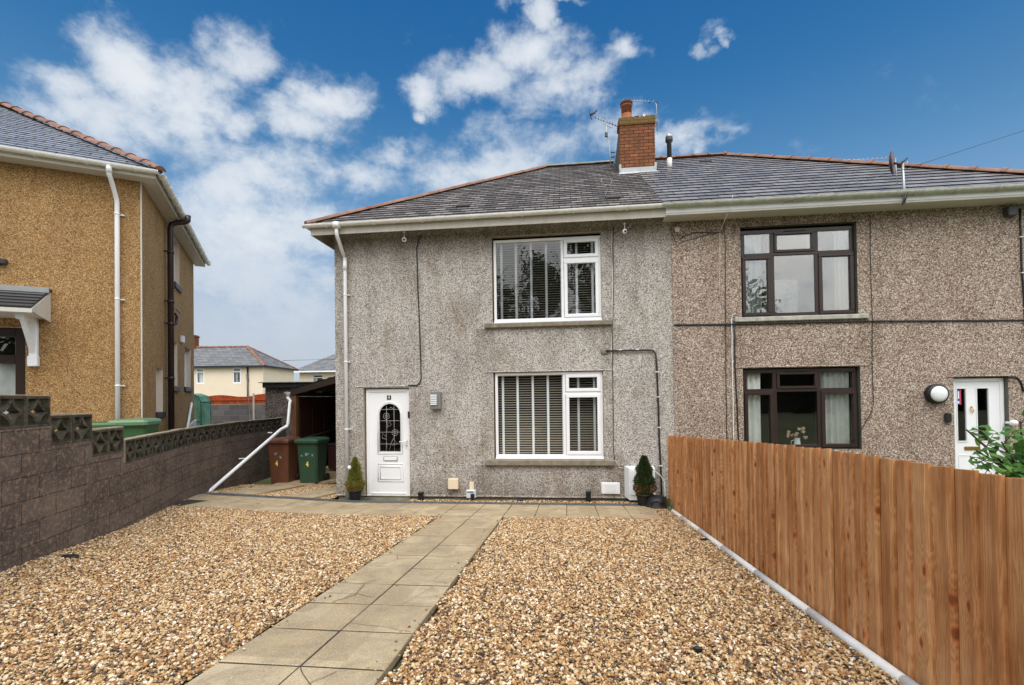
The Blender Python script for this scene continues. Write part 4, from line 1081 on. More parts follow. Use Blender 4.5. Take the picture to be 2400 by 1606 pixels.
potted(1.31, 8.46, .045, 'dark green dwarf conifer in black pot before the white meter box', .84, .185, [M['conifer'], M['brown_leaf']], .145, 5, lambda v: (1-max(0, v-.28)/.72)**.68*(.72+.9*min(v, .28)))
t = thing('rubber_tub', 'black rubber tub upturned beside the right potted conifer', 'tub', (1.55, 8.33, .05))
m = MB(); m.lathe([(.205, 0), (.21, .02), (.195, .028), (.175, .10), (.145, .165), (.10, .19), (.02, .195)], (1.50, 8.32, .06), 28); m.build('body', M['pot_black'], t)
m = MB(); m.tube([(1.38, 8.2, .12), (1.36, 8.12, .17), (1.44, 8.08, .20), (1.54, 8.12, .17), (1.52, 8.2, .12)], .012, 8); m.build('handle', M['pot_black'], t)
m = MB(); rr = random.Random(4)
for i in range(60):
    a = rr.random()*6.28; x, y = 1.635+rr.uniform(-.03, .02), 8.05+rr.uniform(-.22, .2); hh = rr.uniform(.08, .3)
    dx, dy = math.cos(a)*hh*.45, math.sin(a)*hh*.45; z = G(x, y)
    for k_ in range(4):
        u, v = k_/4, (k_+1)/4; w0, w1 = .004*(1-u), .004*(1-v)
        m.face([(x+dx*u*u-w0, y+dy*u*u, z+hh*u), (x+dx*u*u+w0, y+dy*u*u, z+hh*u), (x+dx*v*v+w1, y+dy*v*v, z+hh*v), (x+dx*v*v-w1, y+dy*v*v, z+hh*v)])
tag(m.build('grass_tuft', M['grass'], fix=False), 'green grass tuft at the far foot of the wooden fence', 'grass tuft')
# jug with flowers inside the downstairs brown window
t = thing('flower_jug', 'white enamel jug of cream flowers inside the dark brown window', 'jug', (4.08, 9.17, .955))
m = MB(); m.box(3.3, 4.95, 9.10, 9.3, .92, .955); m.build('shelf', M['wood_dark'], N)
m = MB(); m.lathe([(.062, .955), (.06, 1.0), (.046, 1.10), (.043, 1.12), (.052, 1.135), (.046, 1.13), (.03, 1.05)], (4.09, 9.15, 0), 20); m.tube([(4.04, 9.15, 1.10), (3.99, 9.15, 1.08), (3.99, 9.15, 1.01), (4.03, 9.15, .99)], .006, 6); m.build('jug', M['white'], t)
m = MB(); rr = random.Random(9); ms = MB()
for i in range(13):
    fx, fz = 4.09+rr.uniform(-.17, .17), 1.20+rr.uniform(-.06, .12); fy = 9.15+rr.uniform(-.03, .04)
    ms.tube([(4.09, 9.15, 1.10), ((4.09+fx)/2, 9.15, (1.1+fz)/2+.02), (fx, fy, fz)], .0025, 5)
    m = MB()
    for j in range(14): leafquad(m, (fx, fy, fz), rr.uniform(.028, .042), Vector((rr.gauss(0, 1), -abs(rr.gauss(0, .8)), rr.gauss(0, 1))).normalized(), .9, 0, rr)
    m.build('flower_head', M['flower'], t, fix=False)
m = None; ms.build('flower_stem', M['stem'], t)
t = thing('vase', 'white vase of faint flowers inside the upstairs brown window', 'vase', (4.05, 9.25, 3.3))
m = MB(); m.lathe([(.05, 3.30), (.075, 3.36), (.08, 3.45), (.05, 3.62), (.055, 3.66), (.04, 3.6)], (4.05, 9.28, 0), 20); m.build('body', M['net'], t)
m = MB()
for i in range(30): leafquad(m, (4.05+rr.uniform(-.10, .12), 9.28, 3.72+rr.uniform(-.06, .22)), .05, None, .5, 0, rr)
m.build('foliage', M['net'], t, fix=False)
t = thing('picture_frame', 'pale framed picture behind the upstairs brown window', 'picture', (3.98, 9.5, 3.5))
m = MB(); frame_rect(m, 3.75, 4.32, 3.40, 4.05, .03, 9.5, 9.52); m.build('frame', M['beige_box'], t); m = MB(); m.box(3.78, 4.29, 9.512, 9.518, 3.43, 4.02); m.build('picture', M['curtain'], t)

# aerials, dish, flue, wires on the roofs
def rods(pts_r, name, mat, parent):
    m = MB()
    for pts, r in pts_r: m.tube(pts, r, 6)
    return m.build(name, mat, parent)
y = 12.45
t = thing('tv_aerial', 'tv aerial on a leaning pole left of the brick chimney', 'aerial', (1.2, y, 7.7))
rods([([(1.22, y, 7.72), (1.215, y, 8.05), (1.18, y, 8.42), (1.13, y, 8.62), (1.12, y, 8.93)], .013)], 'mast', M['metal'], t)
for z_ in (8.12, 8.0): rods([([(1.215, y, z_), (1.33, y, z_)], .014)], 'wall_bracket', M['metal_dark'], t)
bm_ = rods([([(.74, y, 9.12), (1.40, y, 8.78)], .012), ([(1.03, y, 8.97), (1.06, y, 8.86), (1.28, y, 8.74), (1.29, y, 8.83)], .006)], 'boom', M['metal'], t)
for i in range(8):
    x = .86+i*.07; z = 9.12-(x-.74)*.515
    rods([([(x, y-.07, z), (x, y+.07, z)], .005), ([(x-.012, y, z-.03), (x+.012, y, z+.03)], .004)], 'element', M['metal_dark'], bm_)
rods([([(.72, y, 9.28), (.70, y-.02, 9.16), (.76, y, 9.0)], .012), ([(.72, y, 9.10), (.90, y-.02, 9.22)], .022), ([(.73, y, 9.14), (.86, y-.02, 9.16)], .02)], 'reflector', M['metal_dark'], t)
m = MB(); m.bbox(1.085, 1.155, y-.03, y+.02, 8.52, 8.64, .01); m.build('amplifier', M['metal_dark'], t)
y = 11.9
t = thing('tv_aerial', 'long thin tv aerial on a mast above the brick chimney', 'aerial', (2.26, y, 8.3))
rods([([(2.28, y, 8.28), (2.27, y, 8.92), (2.255, y, 9.0)], .010)], 'mast', M['metal'], t)
rods([([(2.18, y, 8.5), (2.3, y, 8.5)], .012), ([(2.26, y-.03, 8.42), (2.31, y-.02, 8.50), (2.26, y, 8.56), (2.20, y, 8.47), (2.24, y, 8.4)], .011)], 'clamp', M['metal'], t)
bm_ = rods([([(1.46, y, 9.10), (2.29, y, 9.0)], .006)], 'boom', M['metal'], t)
for i in range(12):
    x = 1.50+i*.065; z = 9.10-(x-1.46)*.12
    rods([([(x, y, z-.035), (x, y, z+.035)], .0035)], 'element', M['metal'], bm_)
for q_ in (((2.10, y, 8.98), (2.16, y, 9.05)), ((2.24, y-.02, 9.05), (2.29, y, 8.95)), ((1.66, y, 9.02), (1.665, y, 9.15))): rods([(q_, .012)], 'reflector', M['metal_dark'], t)
y = 12.0
t = thing('flue_pipe', 'dark flue pipe with white base on the roof right of the chimney', 'flue', (2.58, y, 7.4))
zb = EZ+(y-EY)*.6545
m = MB(); m.lathe([(.062, zb-.08), (.062, zb+.21), (.05, zb+.215)], (2.575, y, 0), 16); m.build('base', M['gutter'], t)
m = MB(); m.lathe([(.055, zb+.2), (.055, zb+.60), (.085, zb+.62), (.09, zb+.66), (.085, zb+.70), (.07, zb+.70)], (2.575, y, 0), 16); m.build('pipe', M['metal_dark'], t)
m = MB(); m.lathe([(.088, zb+.70), (.082, zb+.75), (.055, zb+.80), (.01, zb+.82)], (2.575, y, 0), 16); m.build('cowl', M['metal'], t)
y = 8.62
t = thing('satellite_dish', 'satellite dish seen edge on, fixed on a pole above the right gutter', 'satellite dish', (5.58, y, 5.1))
rods([([(5.60, y, 5.02), (5.60, y, 5.30), (5.585, y, 5.70)], .022)], 'mast', M['metal'], t)
rods([([(5.585, y, 5.69), (5.50, y, 5.71), (5.46, y, 5.72)], .02), ([(5.55, y, 5.70), (5.66, y, 5.79)], .018)], 'arm', M['metal_dark'], t); rods([([(5.60, y, 5.04), (5.57, y-.12, 5.18), (5.50, y-.1, 4.98)], .012)], 'cable', M['metal_dark'], t)
m = MB(); m.lathe([(.19, .02), (.185, 0), (.12, -.025), (.002, -.035), (.002, -.041), (.12, -.031), (.19, -.004)], (0, 0, 0), 28, axis='x')
for i, v in enumerate(m.v): m.v[i] = Matrix.Translation((5.44, y+.02, 5.735)) @ Matrix.Rotation(R(-38), 4, 'Z') @ v
m.build('dish', plain('dark_red_grey_dish', (.10, .055, .06), .5, .15, 8.), t)
rods([([(5.66, y, 5.79), (5.665, y, 5.72), (5.62, y, 5.66)], .006)]*1, 'feed', M['metal'], t)
t = thing('tv_aerial', 'faint long tv aerial pointing left from the satellite dish pole', 'aerial', (5.45, 9.2, 5.6))
bm_ = rods([([(4.86, 9.0, 5.99), (5.72, 9.0, 5.97)], .005), ([(5.72, 9.0, 5.97), (5.74, 9.0, 5.5)], .008)], 'boom', M['metal'], t)
for i in range(10):
    x = 4.9+i*.075; rods([([(x, 9.0, 5.96), (x, 9.0, 6.01)], .003)], 'element', M['metal'], bm_)
m = MB(); m.tube([(3.62, 8.46, 5.07), (3.66, 8.45, 5.10), (5.50, 8.4, 5.52), (7.21, 8.4, 6.01), (14., 8.4, 8.2), (26., 8.4, 12.6)], .0035, 6)
tag(m.build('overhead_wire', M['black']), 'thin overhead wire rising from the right gutter into the sky', 'wire')
m = MB(); zz = lambda y: EZ+(y-EY)*.6545+.03
m.tube([(.80, 8.95, zz(8.95)), (.82, 9.2, zz(9.2)), (.78, 9.38, zz(9.38)), (.80, 9.42, zz(9.42)), (.90, 9.9, zz(9.9)), (1.0, 10.3, zz(10.3)), (1.10, 10.9, zz(10.9)), (1.06, 10.95, zz(10.95)), (.86, 10.95, zz(10.95)), (.84, 10.7, zz(10.7)), (.88, 10.35, zz(10.35)), (.97, 10.2, zz(10.2))], .0075, 6)
tag(m.build('aerial_cable', M['ridge_grey']), 'loose pale cable looping over the old slates below the chimney', 'cable')

# ------------------------------------------------------------------ boundary wall on the left
W = thing('block_wall', 'weathered purple brown block wall topped with pierced screen blocks', 'wall', (-5.6, 5.5, .3))
def seglen(a, b): return math.hypot(b[0]-a[0], b[1]-a[1])
S0 = [0]
for a, b in zip(WALL, WALL[1:]): S0.append(S0[-1]+seglen(a, b))
def along(s):
    for i in range(len(WALL)-1):
        if s <= S0[i+1] or i == len(WALL)-2:
            t = (s-S0[i])/(S0[i+1]-S0[i]); a, b = WALL[i], WALL[i+1]; d = Vector((b[0]-a[0], b[1]-a[1], 0)).normalized()
            return Vector((a[0]+(b[0]-a[0])*t, a[1]+(b[1]-a[1])*t, 0)), d
def s_at_y(y):
    for i in range(len(WALL)-1):
        if WALL[i][1] <= y <= WALL[i+1][1]: return S0[i]+(S0[i+1]-S0[i])*(y-WALL[i][1])/(WALL[i+1][1]-WALL[i][1])
    return S0[-1]
s1, s2, s3 = s_at_y(4.31), s_at_y(4.93), s_at_y(5.52)
tiers = [(0, s1, 1.70), (s1, s2, 1.50), (s2, s3, 1.31), (s3, S0[-1], 1.145)]
mb = MB(); TH = .11
for a, b, top in tiers:
    cuts = sorted({a, b, *[q for q in S0 if a < q < b]})
    for c, e in zip(cuts, cuts[1:]):
        p, d = along(c+1e-5); q, _ = along(e-1e-5); n = Vector((-d.y, d.x, 0))
        zb = -.1; front = [p+Vector((0, 0, zb)), q+Vector((0, 0, zb)), q+Vector((0, 0, top)), p+Vector((0, 0, top))]
        back = [v+n*TH for v in front]; uv = [(c, zb), (e, zb), (e, top), (c, top)]
        mb.face(front, uv); mb.face(back, uv); mb.face([front[3], front[2], back[2], back[3]], [(c, 0), (e, 0), (e, .1), (c, .1)])
        mb.face([front[0], front[3], back[3], back[0]], [(0, zb), (0, top), (.1, top), (.1, zb)]); mb.face([front[1], front[2], back[2], back[1]], [(0, zb), (0, top), (.1, top), (.1, zb)])
mb.build('blockwork', M['blockwork'], W, fix=False)
# one pierced block: frame plus four quarter-circle ribs that leave a pointed star
SB = .292
def screen_block():
    m = MB(); h = SB/2; t = .02; y0, y1 = 0., .10
    for r in ((-h, h, 0, t), (-h, h, SB-t, SB), (-h, -h+t, t, SB-t), (h-t, h, t, SB-t)): m.box(r[0], r[1], y0, y1, r[2], r[3])
    Rr = h-.004; w = .013
    for cx, cz, a0 in ((-h, 0, 0), (h, 0, 90), (h, SB, 180), (-h, SB, 270)):
        pr = []
        for j in range(11):
            a = R(a0+9*j); ca, sa = math.cos(a), math.sin(a)
            pr.append([(cx+(Rr-w)*ca, y0+.006, cz+(Rr-w)*sa), (cx+(Rr+w)*ca, y0+.006, cz+(Rr+w)*sa), (cx+(Rr+w)*ca, y1-.006, cz+(Rr+w)*sa), (cx+(Rr-w)*ca, y1-.006, cz+(Rr-w)*sa)])
        m.loft(pr, True)
    # mossy floor of the block fills the lowest 2 cm
    return m
def block_mat():
    k = NT('mossy_screen_block'); v = k.obj(); oi = k.n('ShaderNodeObjectInfo').outputs['Random']
    p = k.n('ShaderNodeVectorMath', operation='ADD', i_0=v, i_1=k.n('ShaderNodeCombineXYZ', i_X=k.math('MULTIPLY', oi, 20.)).outputs[0]).outputs[0]
    c = k.ramp(k.noise(p, 9, 6, .7), [(.35, (.03, .025, .02)), (.5, (.075, .065, .048)), (.7, (.17, .145, .10))])
    c = k.mix(k.ramp(k.noise(p, 5, 3), [(.55, 0), (.7, .6)]), c, (.09, .10, .05))
    k.base(c, .95, .2); k.bump(k.noise(p, 60, 4, .7), .8, .006); return k.m
M['screen'] = block_mat()
proto = screen_block().build('screen_block', M['screen'], None)
first = True
spots = []
for a, b, base in ((s1-4*.318, s1, 1.70), (s1, s2, 1.50), (s2, s3, 1.31)):
    n = max(1, round((b-a)/.318)); l = (b-a)/n
    for i in range(n): spots.append((a+(i+.5)*l, base, l))
l = .300; i = 0
while s3+.06+(i+1)*l < S0[-1]: spots.append((s3+.06+(i+.5)*l, 1.145, l)); i += 1
for s, base, l in spots:
    p, d = along(s)
    o = proto if first else proto.copy()
    if not first: col.objects.link(o)
    first = False
    o.parent = W; o.location = p+Vector((0, 0, base+.003))-W.location
    o.rotation_euler = (rnd.uniform(-.01, .01), rnd.uniform(-.012, .012), math.atan2(d.y, d.x)); o.scale = (l/SB*.985, 1, 1)
mb = MB()   # mortar capping left on top of the screen blocks, and the piers between the steps
for s, base, l in spots:
    p, d = along(s); n = Vector((-d.y, d.x, 0)); T = Matrix.Translation(p+Vector((0, 0, base+SB+.003))) @ Matrix.Rotation(math.atan2(d.y, d.x), 4, 'Z')
    mb.bbox(-l/2+.001, l/2-.001, -.006, .108, 0, .014+rnd.uniform(0, .008), .006, T=T)
for s, base in ((s3+.03, 1.145),):
    p, d = along(s); T = Matrix.Translation(p+Vector((0, 0, base))) @ Matrix.Rotation(math.atan2(d.y, d.x), 4, 'Z'); mb.bbox(-.035, .035, -.003, .105, 0, .30, .01, T=T)
mb.build('mortar_cap', plain('pale_mortar_cap', (.27, .225, .16), .95, .3, 12., ((.09, .08, .05), .6), .2, 0, .6), W)

# white downpipe that runs from the lean-to down along the wall
m = MB(); zg = G(-6.9, 8.6)
m.tube([(-6.62, 10.95, 2.06), (-6.62, 10.93, 1.98), (-6.56, 10.9, 1.93), (-6.42, 10.7, 1.90), (-6.38, 10.62, 1.85), (-6.36, 10.5, 1.38), (-6.37, 10.47, 1.33), (-6.44, 10.35, 1.26), (-7.0, 8.75, .12), (-7.02, 8.70, .10)], .036, 12)
m.tube([(-7.0, 8.77, .13), (-7.03, 8.68, .075)], .045, 12)
PIPE = m
m2 = MB(); m2.lathe([(.05, 0), (.075, .09), (.08, .10)], (-6.62, 10.95, 2.02), 12)
t = thing('drain_pipe', 'white plastic pipe slanting from the lean-to down to the drain channel', 'drain pipe', (-6.9, 8.8, 0))
PIPE.build('pipe', M['upvc'], t); m2.build('hopper', M['upvc'], t)
for b_ in ((-6.86, -6.74, 9.5, 9.53, .70, .72), (-6.6, -6.5, 10.1, 10.12, 1.20, 1.22)):
    m = MB(); m.box(*b_); m.build('pipe_clip', M['upvc'], t)

# ------------------------------------------------------------------ wheelie bins
def wheelie(x, y, z, rot, body_m, lid_m, label, h=1.0, num=None, smudges=(), w=.47):
    t = thing('wheelie_bin', label, 'wheelie bin', (x, y, z), 'wheelie bins'); t.rotation_euler = (0, 0, 0)
    T = Matrix.Translation((x, y, z)) @ Matrix.Rotation(R(rot), 4, 'Z')
    m = MB(T); wb, wt = w*.42, w*.5; db, dt = .20, .27
    def ring(hx, y0, y1, zz, r=.035):
        return [(-hx+r, y0, zz), (hx-r, y0, zz), (hx, y0+r, zz), (hx, y1-r, zz), (hx-r, y1, zz), (-hx+r, y1, zz), (-hx, y1-r, zz), (-hx, y0+r, zz)]
    m.loft([ring(wb-.01, -.19, .20, .0), ring(wb, -.20, .21, .02), ring(wt, -.255, .27, h*.86), ring(wt+.012, -.27, .275, h*.865), ring(wt+.016, -.275, .28, h*.90), ring(wt, -.26, .27, h*.905)])
    m.bbox(-wb*.5, wb*.5, -.03, .03, .0, .01)
    b = m.build('body', body_m, t)
    m = MB(T); r = .03
    m.loft([ring(wt+.028, -.305, .30, h*.895, r), ring(wt+.034, -.312, .305, h*.90, r), ring(wt+.034, -.312, .305, h*.945, r), ring(wt+.01, -.29, .30, h*.975, r), ring(wt-.05, -.20, .26, h*.99, r), ring(wt-.06, -.18, .25, h*.985, r)])
    m.tube([(-wt+.06, .33, h*.93), (-wt+.06, .35, h*.96), (wt-.06, .35, h*.96), (wt-.06, .33, h*.93)], .016, 8)
    for xx in (-.13, .13): m.bbox(xx-.03, xx+.03, .28, .35, h*.91, h*.97, .008)
    m.build('lid', lid_m, t)
    for sx in (-1, 1):
        m = MB(T); m.lathe([(.02, -.02), (.095, -.022), (.10, -.012), (.10, .012), (.095, .022), (.02, .02)], (sx*(wb+.03), .22, .10), 20, axis='x')
        m.build('wheel', M['pot_black'], t)
    slope_a = math.atan2(.055, h*.84)
    def yface(zz): return -.20-(zz-.02)*.055/(h*.84)
    if num:
        TT = T @ Matrix.Translation((num[0], yface(num[1])-.003, num[1])) @ Matrix.Rotation(R(90)+slope_a, 4, 'X') @ Matrix.Diagonal((.72, 1, 1, 1))
        text_mesh('number', '4', .17, M['yellow'], t, TT, .0012, .006)
    if smudges:
        rr = random.Random(11)
        for sx, sz, sw, sh in smudges:
            m = MB()
            for _ in range(9):
                cx, cz, r_ = sx+rr.uniform(-sw, sw)*.6, sz+rr.uniform(-sh, sh)*.6, rr.uniform(.35, .6)*min(sw, sh)
                TT = T @ Matrix.Translation((cx, yface(cz)-.002-rr.uniform(0, .0008), cz)) @ Matrix.Rotation(slope_a, 4, 'X')
                pts = [TT @ Vector((r_*rr.uniform(.6, 1.25)*math.cos(a*.785), 0, r_*rr.uniform(.6, 1.25)*math.sin(a*.785))) for a in range(8)]
                m.face(pts)
            m.build('paint_mark', M['smudge'], t, fix=False)
    return t
wheelie(-6.59, 10.70, 0, 0, M['bin_brown'], M['bin_brown'], 'brown wheelie bin with a yellow number 4 against the block wall', 1.06, (-.035, .47), [(-.04, .70, .05, .03), (.06, .62, .03, .04)], .50)
wheelie(-5.86, 10.66, 0, 0, M['bin_green'], M['bin_green'], 'dark green wheelie bin with a yellow number 4 right of the brown bin', 1.06, (.0, .46), [(0, .69, .06, .035), (-.13, .66, .025, .02), (.13, .67, .02, .03)], .50)
wheelie(-6.72, 6.90, .66, 24, M['bin_bright'], M['bin_bright_lid'], 'mid green wheelie bin behind the wall beside the golden house', 1.02, None, (), .46)
wheelie(-7.0, 6.75, .66, 28, M['bin_bright'], M['bin_bright'], 'dark green wheelie bin in front of the left house downpipe', .99, None, (), .36)

# ------------------------------------------------------------------ lean-to between the house and the wall
t = thing('lean_to', 'dark timber lean-to with sloping roof against the side of the grey house', 'lean-to', (-5.5, 11.2, 0))
m = MB(); yA, yB = 10.92, 14.6
zl, zh, xl, xh = 2.16, 2.70, -6.66, -4.47
n = 26
for i in range(n):
    x = xl+(xh-xl)*i/n; x2 = xl+(xh-xl)*(i+1)/n; z = zl+(zh-zl)*i/n; z2 = zl+(zh-zl)*(i+1)/n; q = .018*(i % 2); q2 = .018*((i+1) % 2)
    m.loft([[(x, yy, z+q), (x2, yy, z2+q2), (x2, yy, z2+q2+.008), (x, yy, z+q+.008)] for yy in (yA, yB)])
m.build('roof', M['felt'], t)
m = MB()
m.loft([[(x, yy, z-.15), (x, yy, z-.0), (x, yy+.03, z-.0), (x, yy+.03, z-.15)] for x, yy, z in ((xl+.02, yA+.01, zl), (xh, yA+.01, zh))])
m.loft([[(x, yB-.1, z-.12), (x, yB-.1, z), (x, yB-.07, z), (x, yB-.07, z-.12)] for x, z in ((xl+.02, zl), (xh, zh))])
for yy in (11.8, 12.6, 13.4): m.loft([[(x, yy, z-.1), (x, yy, z-.0), (x, yy+.05, z-.0), (x, yy+.05, z-.1)] for x, z in ((xl+.02, zl), (xh, zh))])
m.box(-6.56, -6.44, yA+.05, yB, 2.02, 2.10)
m.build('rafter', M['wood_dark'], t)
m = MB(); m.bbox(-6.56, -6.43, 10.96, 11.09, 0, 2.05, .008); m.build('post', M['wood_post'], t)
m = MB(); gutter(m, (-6.66, 10.9, 2.12), (-6.66, 14.6, 2.14), (-1, 0, 0), .05); m.build('gutter', M['metal'], t)
f = thing('fence_panel', 'dark lap board fence panel under the lean-to', 'fence panel', (-6.5, 12.6, 0))
m = MB()
for k_ in range(15): m.loft([[(-6.50+q, yy, .12+k_*.125+w_) for q, w_ in ((-.01, 0), (.012, 0), (.004, .135), (-.01, .135))] for yy in (11.15, 14.2)])
for k_ in range(14): m.loft([[(xx, 14.22+q, .12+k_*.14+w_) for q, w_ in ((.01, 0), (-.012, 0), (-.004, .15), (.01, .15))] for xx in (-6.45, -4.5)])
m.build('lap_board', M['fence_dark'], f)
for yy in (11.15, 11.75, 12.35, 12.95, 13.55, 14.15):
    m = MB(); m.bbox(-6.47, -6.44, yy, yy+.045, .1, 1.98, .004); m.build('batten', M['fence_dark'], f)
m = MB(); m.tube([(-6.40, 11.15, .98), (-6.0, 14.0, 1.30)], .018, 6); tag(m.build('rail', M['wood_dark']), 'thin dark rail running back behind the bins under the lean-to', 'rail')
t = thing('storage_box', 'maroon storage box with grey lid edge under the lean-to', 'storage box', (-5.8, 12.3, 0))
m = MB(); m.bbox(-6.28, -4.9, 12.2, 12.8, .10, .72, .02); m.build('body', M['maroon'], t)
m = MB(); m.bbox(-6.31, -4.87, 12.17, 12.83, .72, .765, .012); m.build('lid', M['metal_dark'], t)

# ------------------------------------------------------------------ wooden fence on the right
F = thing('wooden_fence', 'new golden brown feather edge board fence along the right of the gravel', 'fence', (1.72, 5, .2))
top = [(8.42, 1.235), (5.44, 1.43), (3.93, 1.52), (3.35, 1.55), (2.72, 1.57), (2.02, 1.59), (.9, 1.60)]
def ftop(y):
    for (a, za), (b, zb) in zip(top, top[1:]):
        if b <= y <= a: return za+(zb-za)*(y-a)/(b-a)
    return top[0][1] if y > 8.4 else top[-1][1]
y = 8.42; rf = random.Random(21); nb = 0
while y > 1.0:
    w = rf.choice((.10, .112, .12, .125, .13, .138)); y2 = y-w
    zt = ftop((y+y2)/2)+.004+rf.uniform(-.003, .003); zb = G(1.7, y)+.015; tl = rf.uniform(-.019, -.011); off = rf.uniform(-.003, .003)
    cup = rf.uniform(0, .003)
    m = MB()
    # plan section: thick edge far (y), thin edge tucked under the next board
    sec = [(-.014, y+.018), (-.024-cup, y-w*.5), (-.037, y2+.020), (-.029, y2+.001), (-.016, y2), (-.008, y+.018)]
    rings = []
    for f_ in (0, .33, .66, 1):
        z_ = zb+(zt-zb)*f_
        rings.append([(1.715+a+off+.002*math.sin(f_*5+nb), b, z_+((tl*(b-y)/w) if f_ == 1 else 0)) for a, b in sec])
    rings.insert(-1, [(p[0], p[1], p[2]-.004) for p in rings[-1]]); rings[-1] = [(p[0]+.0015, p[1], p[2]) for p in rings[-1]]
    m.loft(rings)
    m.build('board', M['fence'], F); nb += 1
    y = y2
for q_ in (lambda v: G(1.7, v)+.2, lambda v: ftop(v)-.35):
    m = MB(); m.loft([[(1.715, yy, q_(yy)), (1.715, yy, q_(yy)+.08), (1.755, yy, q_(yy)+.05), (1.755, yy, q_(yy)+.01)] for yy in (8.42, 6.5, 4.5, 2.5, 1.0)]); m.build('rail', M['fence'], F)
for yy in (8.35, 6.5, 4.65, 2.8, 1.05):
    m = MB(); m.bbox(1.757, 1.855, yy-.05, yy+.05, 0, ftop(yy)-.05, .006); m.build('post', M['fence'], F)
t = thing('edging_strip', 'pale grey rounded edging along the foot of the wooden fence', 'edging', (1.66, 5, .3))
y = 8.18; k_ = 0
while y > 1.2:
    y2 = y-.93; m = MB()
    m.tube([(1.642+.006*math.sin(k_), y-.004, G(1.64, y)+.022), (1.642+.006*math.sin(k_+1), y2+.004, G(1.64, y2)+.020)], .029, 12)
    m.build('edging_length', M['kerb'], t); y = y2; k_ += 1
# small black bits on the gravel
for (x, y_, s_, lb) in ((1.56, 5.78, .05, 'small black clip beside the pale edging strip'), (.72, 2.86, .030, 'dark stone lying on the right gravel bed'), (-4.85, 4.25, .10, 'dark flat scrap at the foot of the block wall')):
    m = MB(); ring = []
    zc = G(x, y_)+.02; rr = random.Random(int(s_*1000))
    a_ = [rr.uniform(.7, 1.2) for _ in range(9)]
    m.loft([[(x+s_*q*a_[i]*math.cos(i*.698), y_+s_*q*.5*a_[i]*math.sin(i*.698), zc+h_) for i in range(9)] for q, h_ in ((.8, -.01), (1, 0), (.9, .012), (.5, .018))])
    tag(m.build('black_scrap', M['pot_black']), lb, 'scrap')

# leafy shrub leaning over the fence at the right edge
t = thing('leafy_shrub', 'bright green leafy shrub overhanging the near end of the fence', 'shrub', (2.5, 2.4, .5))
m = MB(); ms = MB(); rr = random.Random(12)
def lobed(mb, c, size, nrm, roll):
    nrm = Vector(nrm).normalized(); a = nrm.cross(Vector((0, 0, 1))).normalized() if abs(nrm.z) < .95 else Vector((1, 0, 0)); b = nrm.cross(a)
    ca, sa = math.cos(roll), math.sin(roll); a, b = a*ca+b*sa, b*ca-a*sa
    prof = [(0, -.5), (.22, -.46), (.34, -.28), (.50, -.22), (.42, -.02), (.52, .16), (.30, .22), (.24, .42), (0, .60)]
    pts = prof+[(-x, y_) for x, y_ in prof[1:-1]][::-1]
    C_ = Vector(c); ids = [mb.pt(C_+a*x*size+b*y_*size+nrm*(-.16*size*(abs(x)*1.6)**2-.10*size*y_*y_)) for x, y_ in pts]; mid = [mb.pt(C_+b*q*size-nrm*.10*size*q*q) for q in (-.3, 0, .3)]
    k = len(ids)
    for i in range(k):
        j = (i+1) % k; yv = (pts[i][1]+pts[j][1])/2; q = 0 if yv < -.15 else (2 if yv > .18 else 1)
        mb.facei([ids[i], ids[j], mid[q]], smooth=False)
def branch(p0, p1, r, leaves, size, spread=.05):
    p0, p1 = Vector(p0), Vector(p1); mid = (p0+p1)/2+Vector((0, 0, .03)); ms.tube([p0, mid, p1], r, 6, rs=[r, r*.7, r*.4])
    for i in range(leaves):
        u = .25+.75*i/max(1, leaves-1); c = p0.lerp(p1, u)+Vector((rr.gauss(0, spread), rr.gauss(0, spread), rr.gauss(0, spread*.8)+.01))
        lobed(m, c, size*rr.uniform(.9, 1.5), (rr.gauss(-.35, .45), -.55+rr.gauss(0, .4), .75+rr.gauss(0, .3)), rr.random()*6.28)
        ms.tube([p0.lerp(p1, u-.05), c], .0018, 4)
B0 = (2.33, 2.75, 1.40)
branch((2.6, 2.9, .4), B0, .02, 0, .1)
for p1, n_, sz in (((1.96, 2.62, 1.74), 4, .06), ((2.00, 2.62, 1.64), 6, .075), ((2.06, 2.60, 1.60), 7, .08), ((2.10, 2.6, 1.68), 6, .085), ((2.20, 2.62, 1.78), 6, .07), ((2.22, 2.6, 1.66), 12, .09), ((2.3, 2.62, 1.60), 14, .10), ((2.2, 2.5, 1.54), 12, .09), ((2.36, 2.6, 1.82), 8, .08), ((2.12, 2.45, 1.54), 7, .08), ((2.5, 2.7, 1.7), 14, .1)):
    branch(B0, p1, .009, n_, sz, .045)
m.build('foliage', M['shrub'], t, fix=False); ms.build('branch', M['stem'], t)

# ------------------------------------------------------------------ golden house on the left
C0 = Vector((-7.0456, 7.3621, 0)); fx_ = Vector((.84878, .52875, 0)); sy_ = Vector((-.52875, .84878, 0))
ML = Matrix(((fx_.x, sy_.x, 0, C0.x), (fx_.y, sy_.y, 0, C0.y), (0, 0, 1, 0), (0, 0, 0, 1)))
LH = thing('detached_house', 'golden pebble dashed house with white downpipe and red ridge tiles on the left', 'house', C0)
ZL = 5.65; LD = 5.42
mb = MB(ML)
wall_holes(mb, (-9, 0, 0), (1, 0, 0), 9, .3, ZL, [(9-3.0, 9-1.46, .75, 3.10)], .12)
sh = [(1.02, 1.58, 1.73, 2.57), (2.45, 3.11, 2.26, 3.24), (3.98, 4.90, 2.28, 3.26), (2.75, 3.40, 4.55, 5.58)]
wall_holes(mb, (0, 0, 0), (0, 1, 0), LD, .3, ZL, [(a, b, c, min(e, 5.6)) for a, b, c, e in sh], .13, (-1, 0, 0))
wall_holes(mb, (-9, LD, 0), (1, 0, 0), 9, .3, ZL, [], .1, (0, -1, 0))
mb.build('wall', [M['dash_gold'], M['reveal_pale']], LH, fix=False)
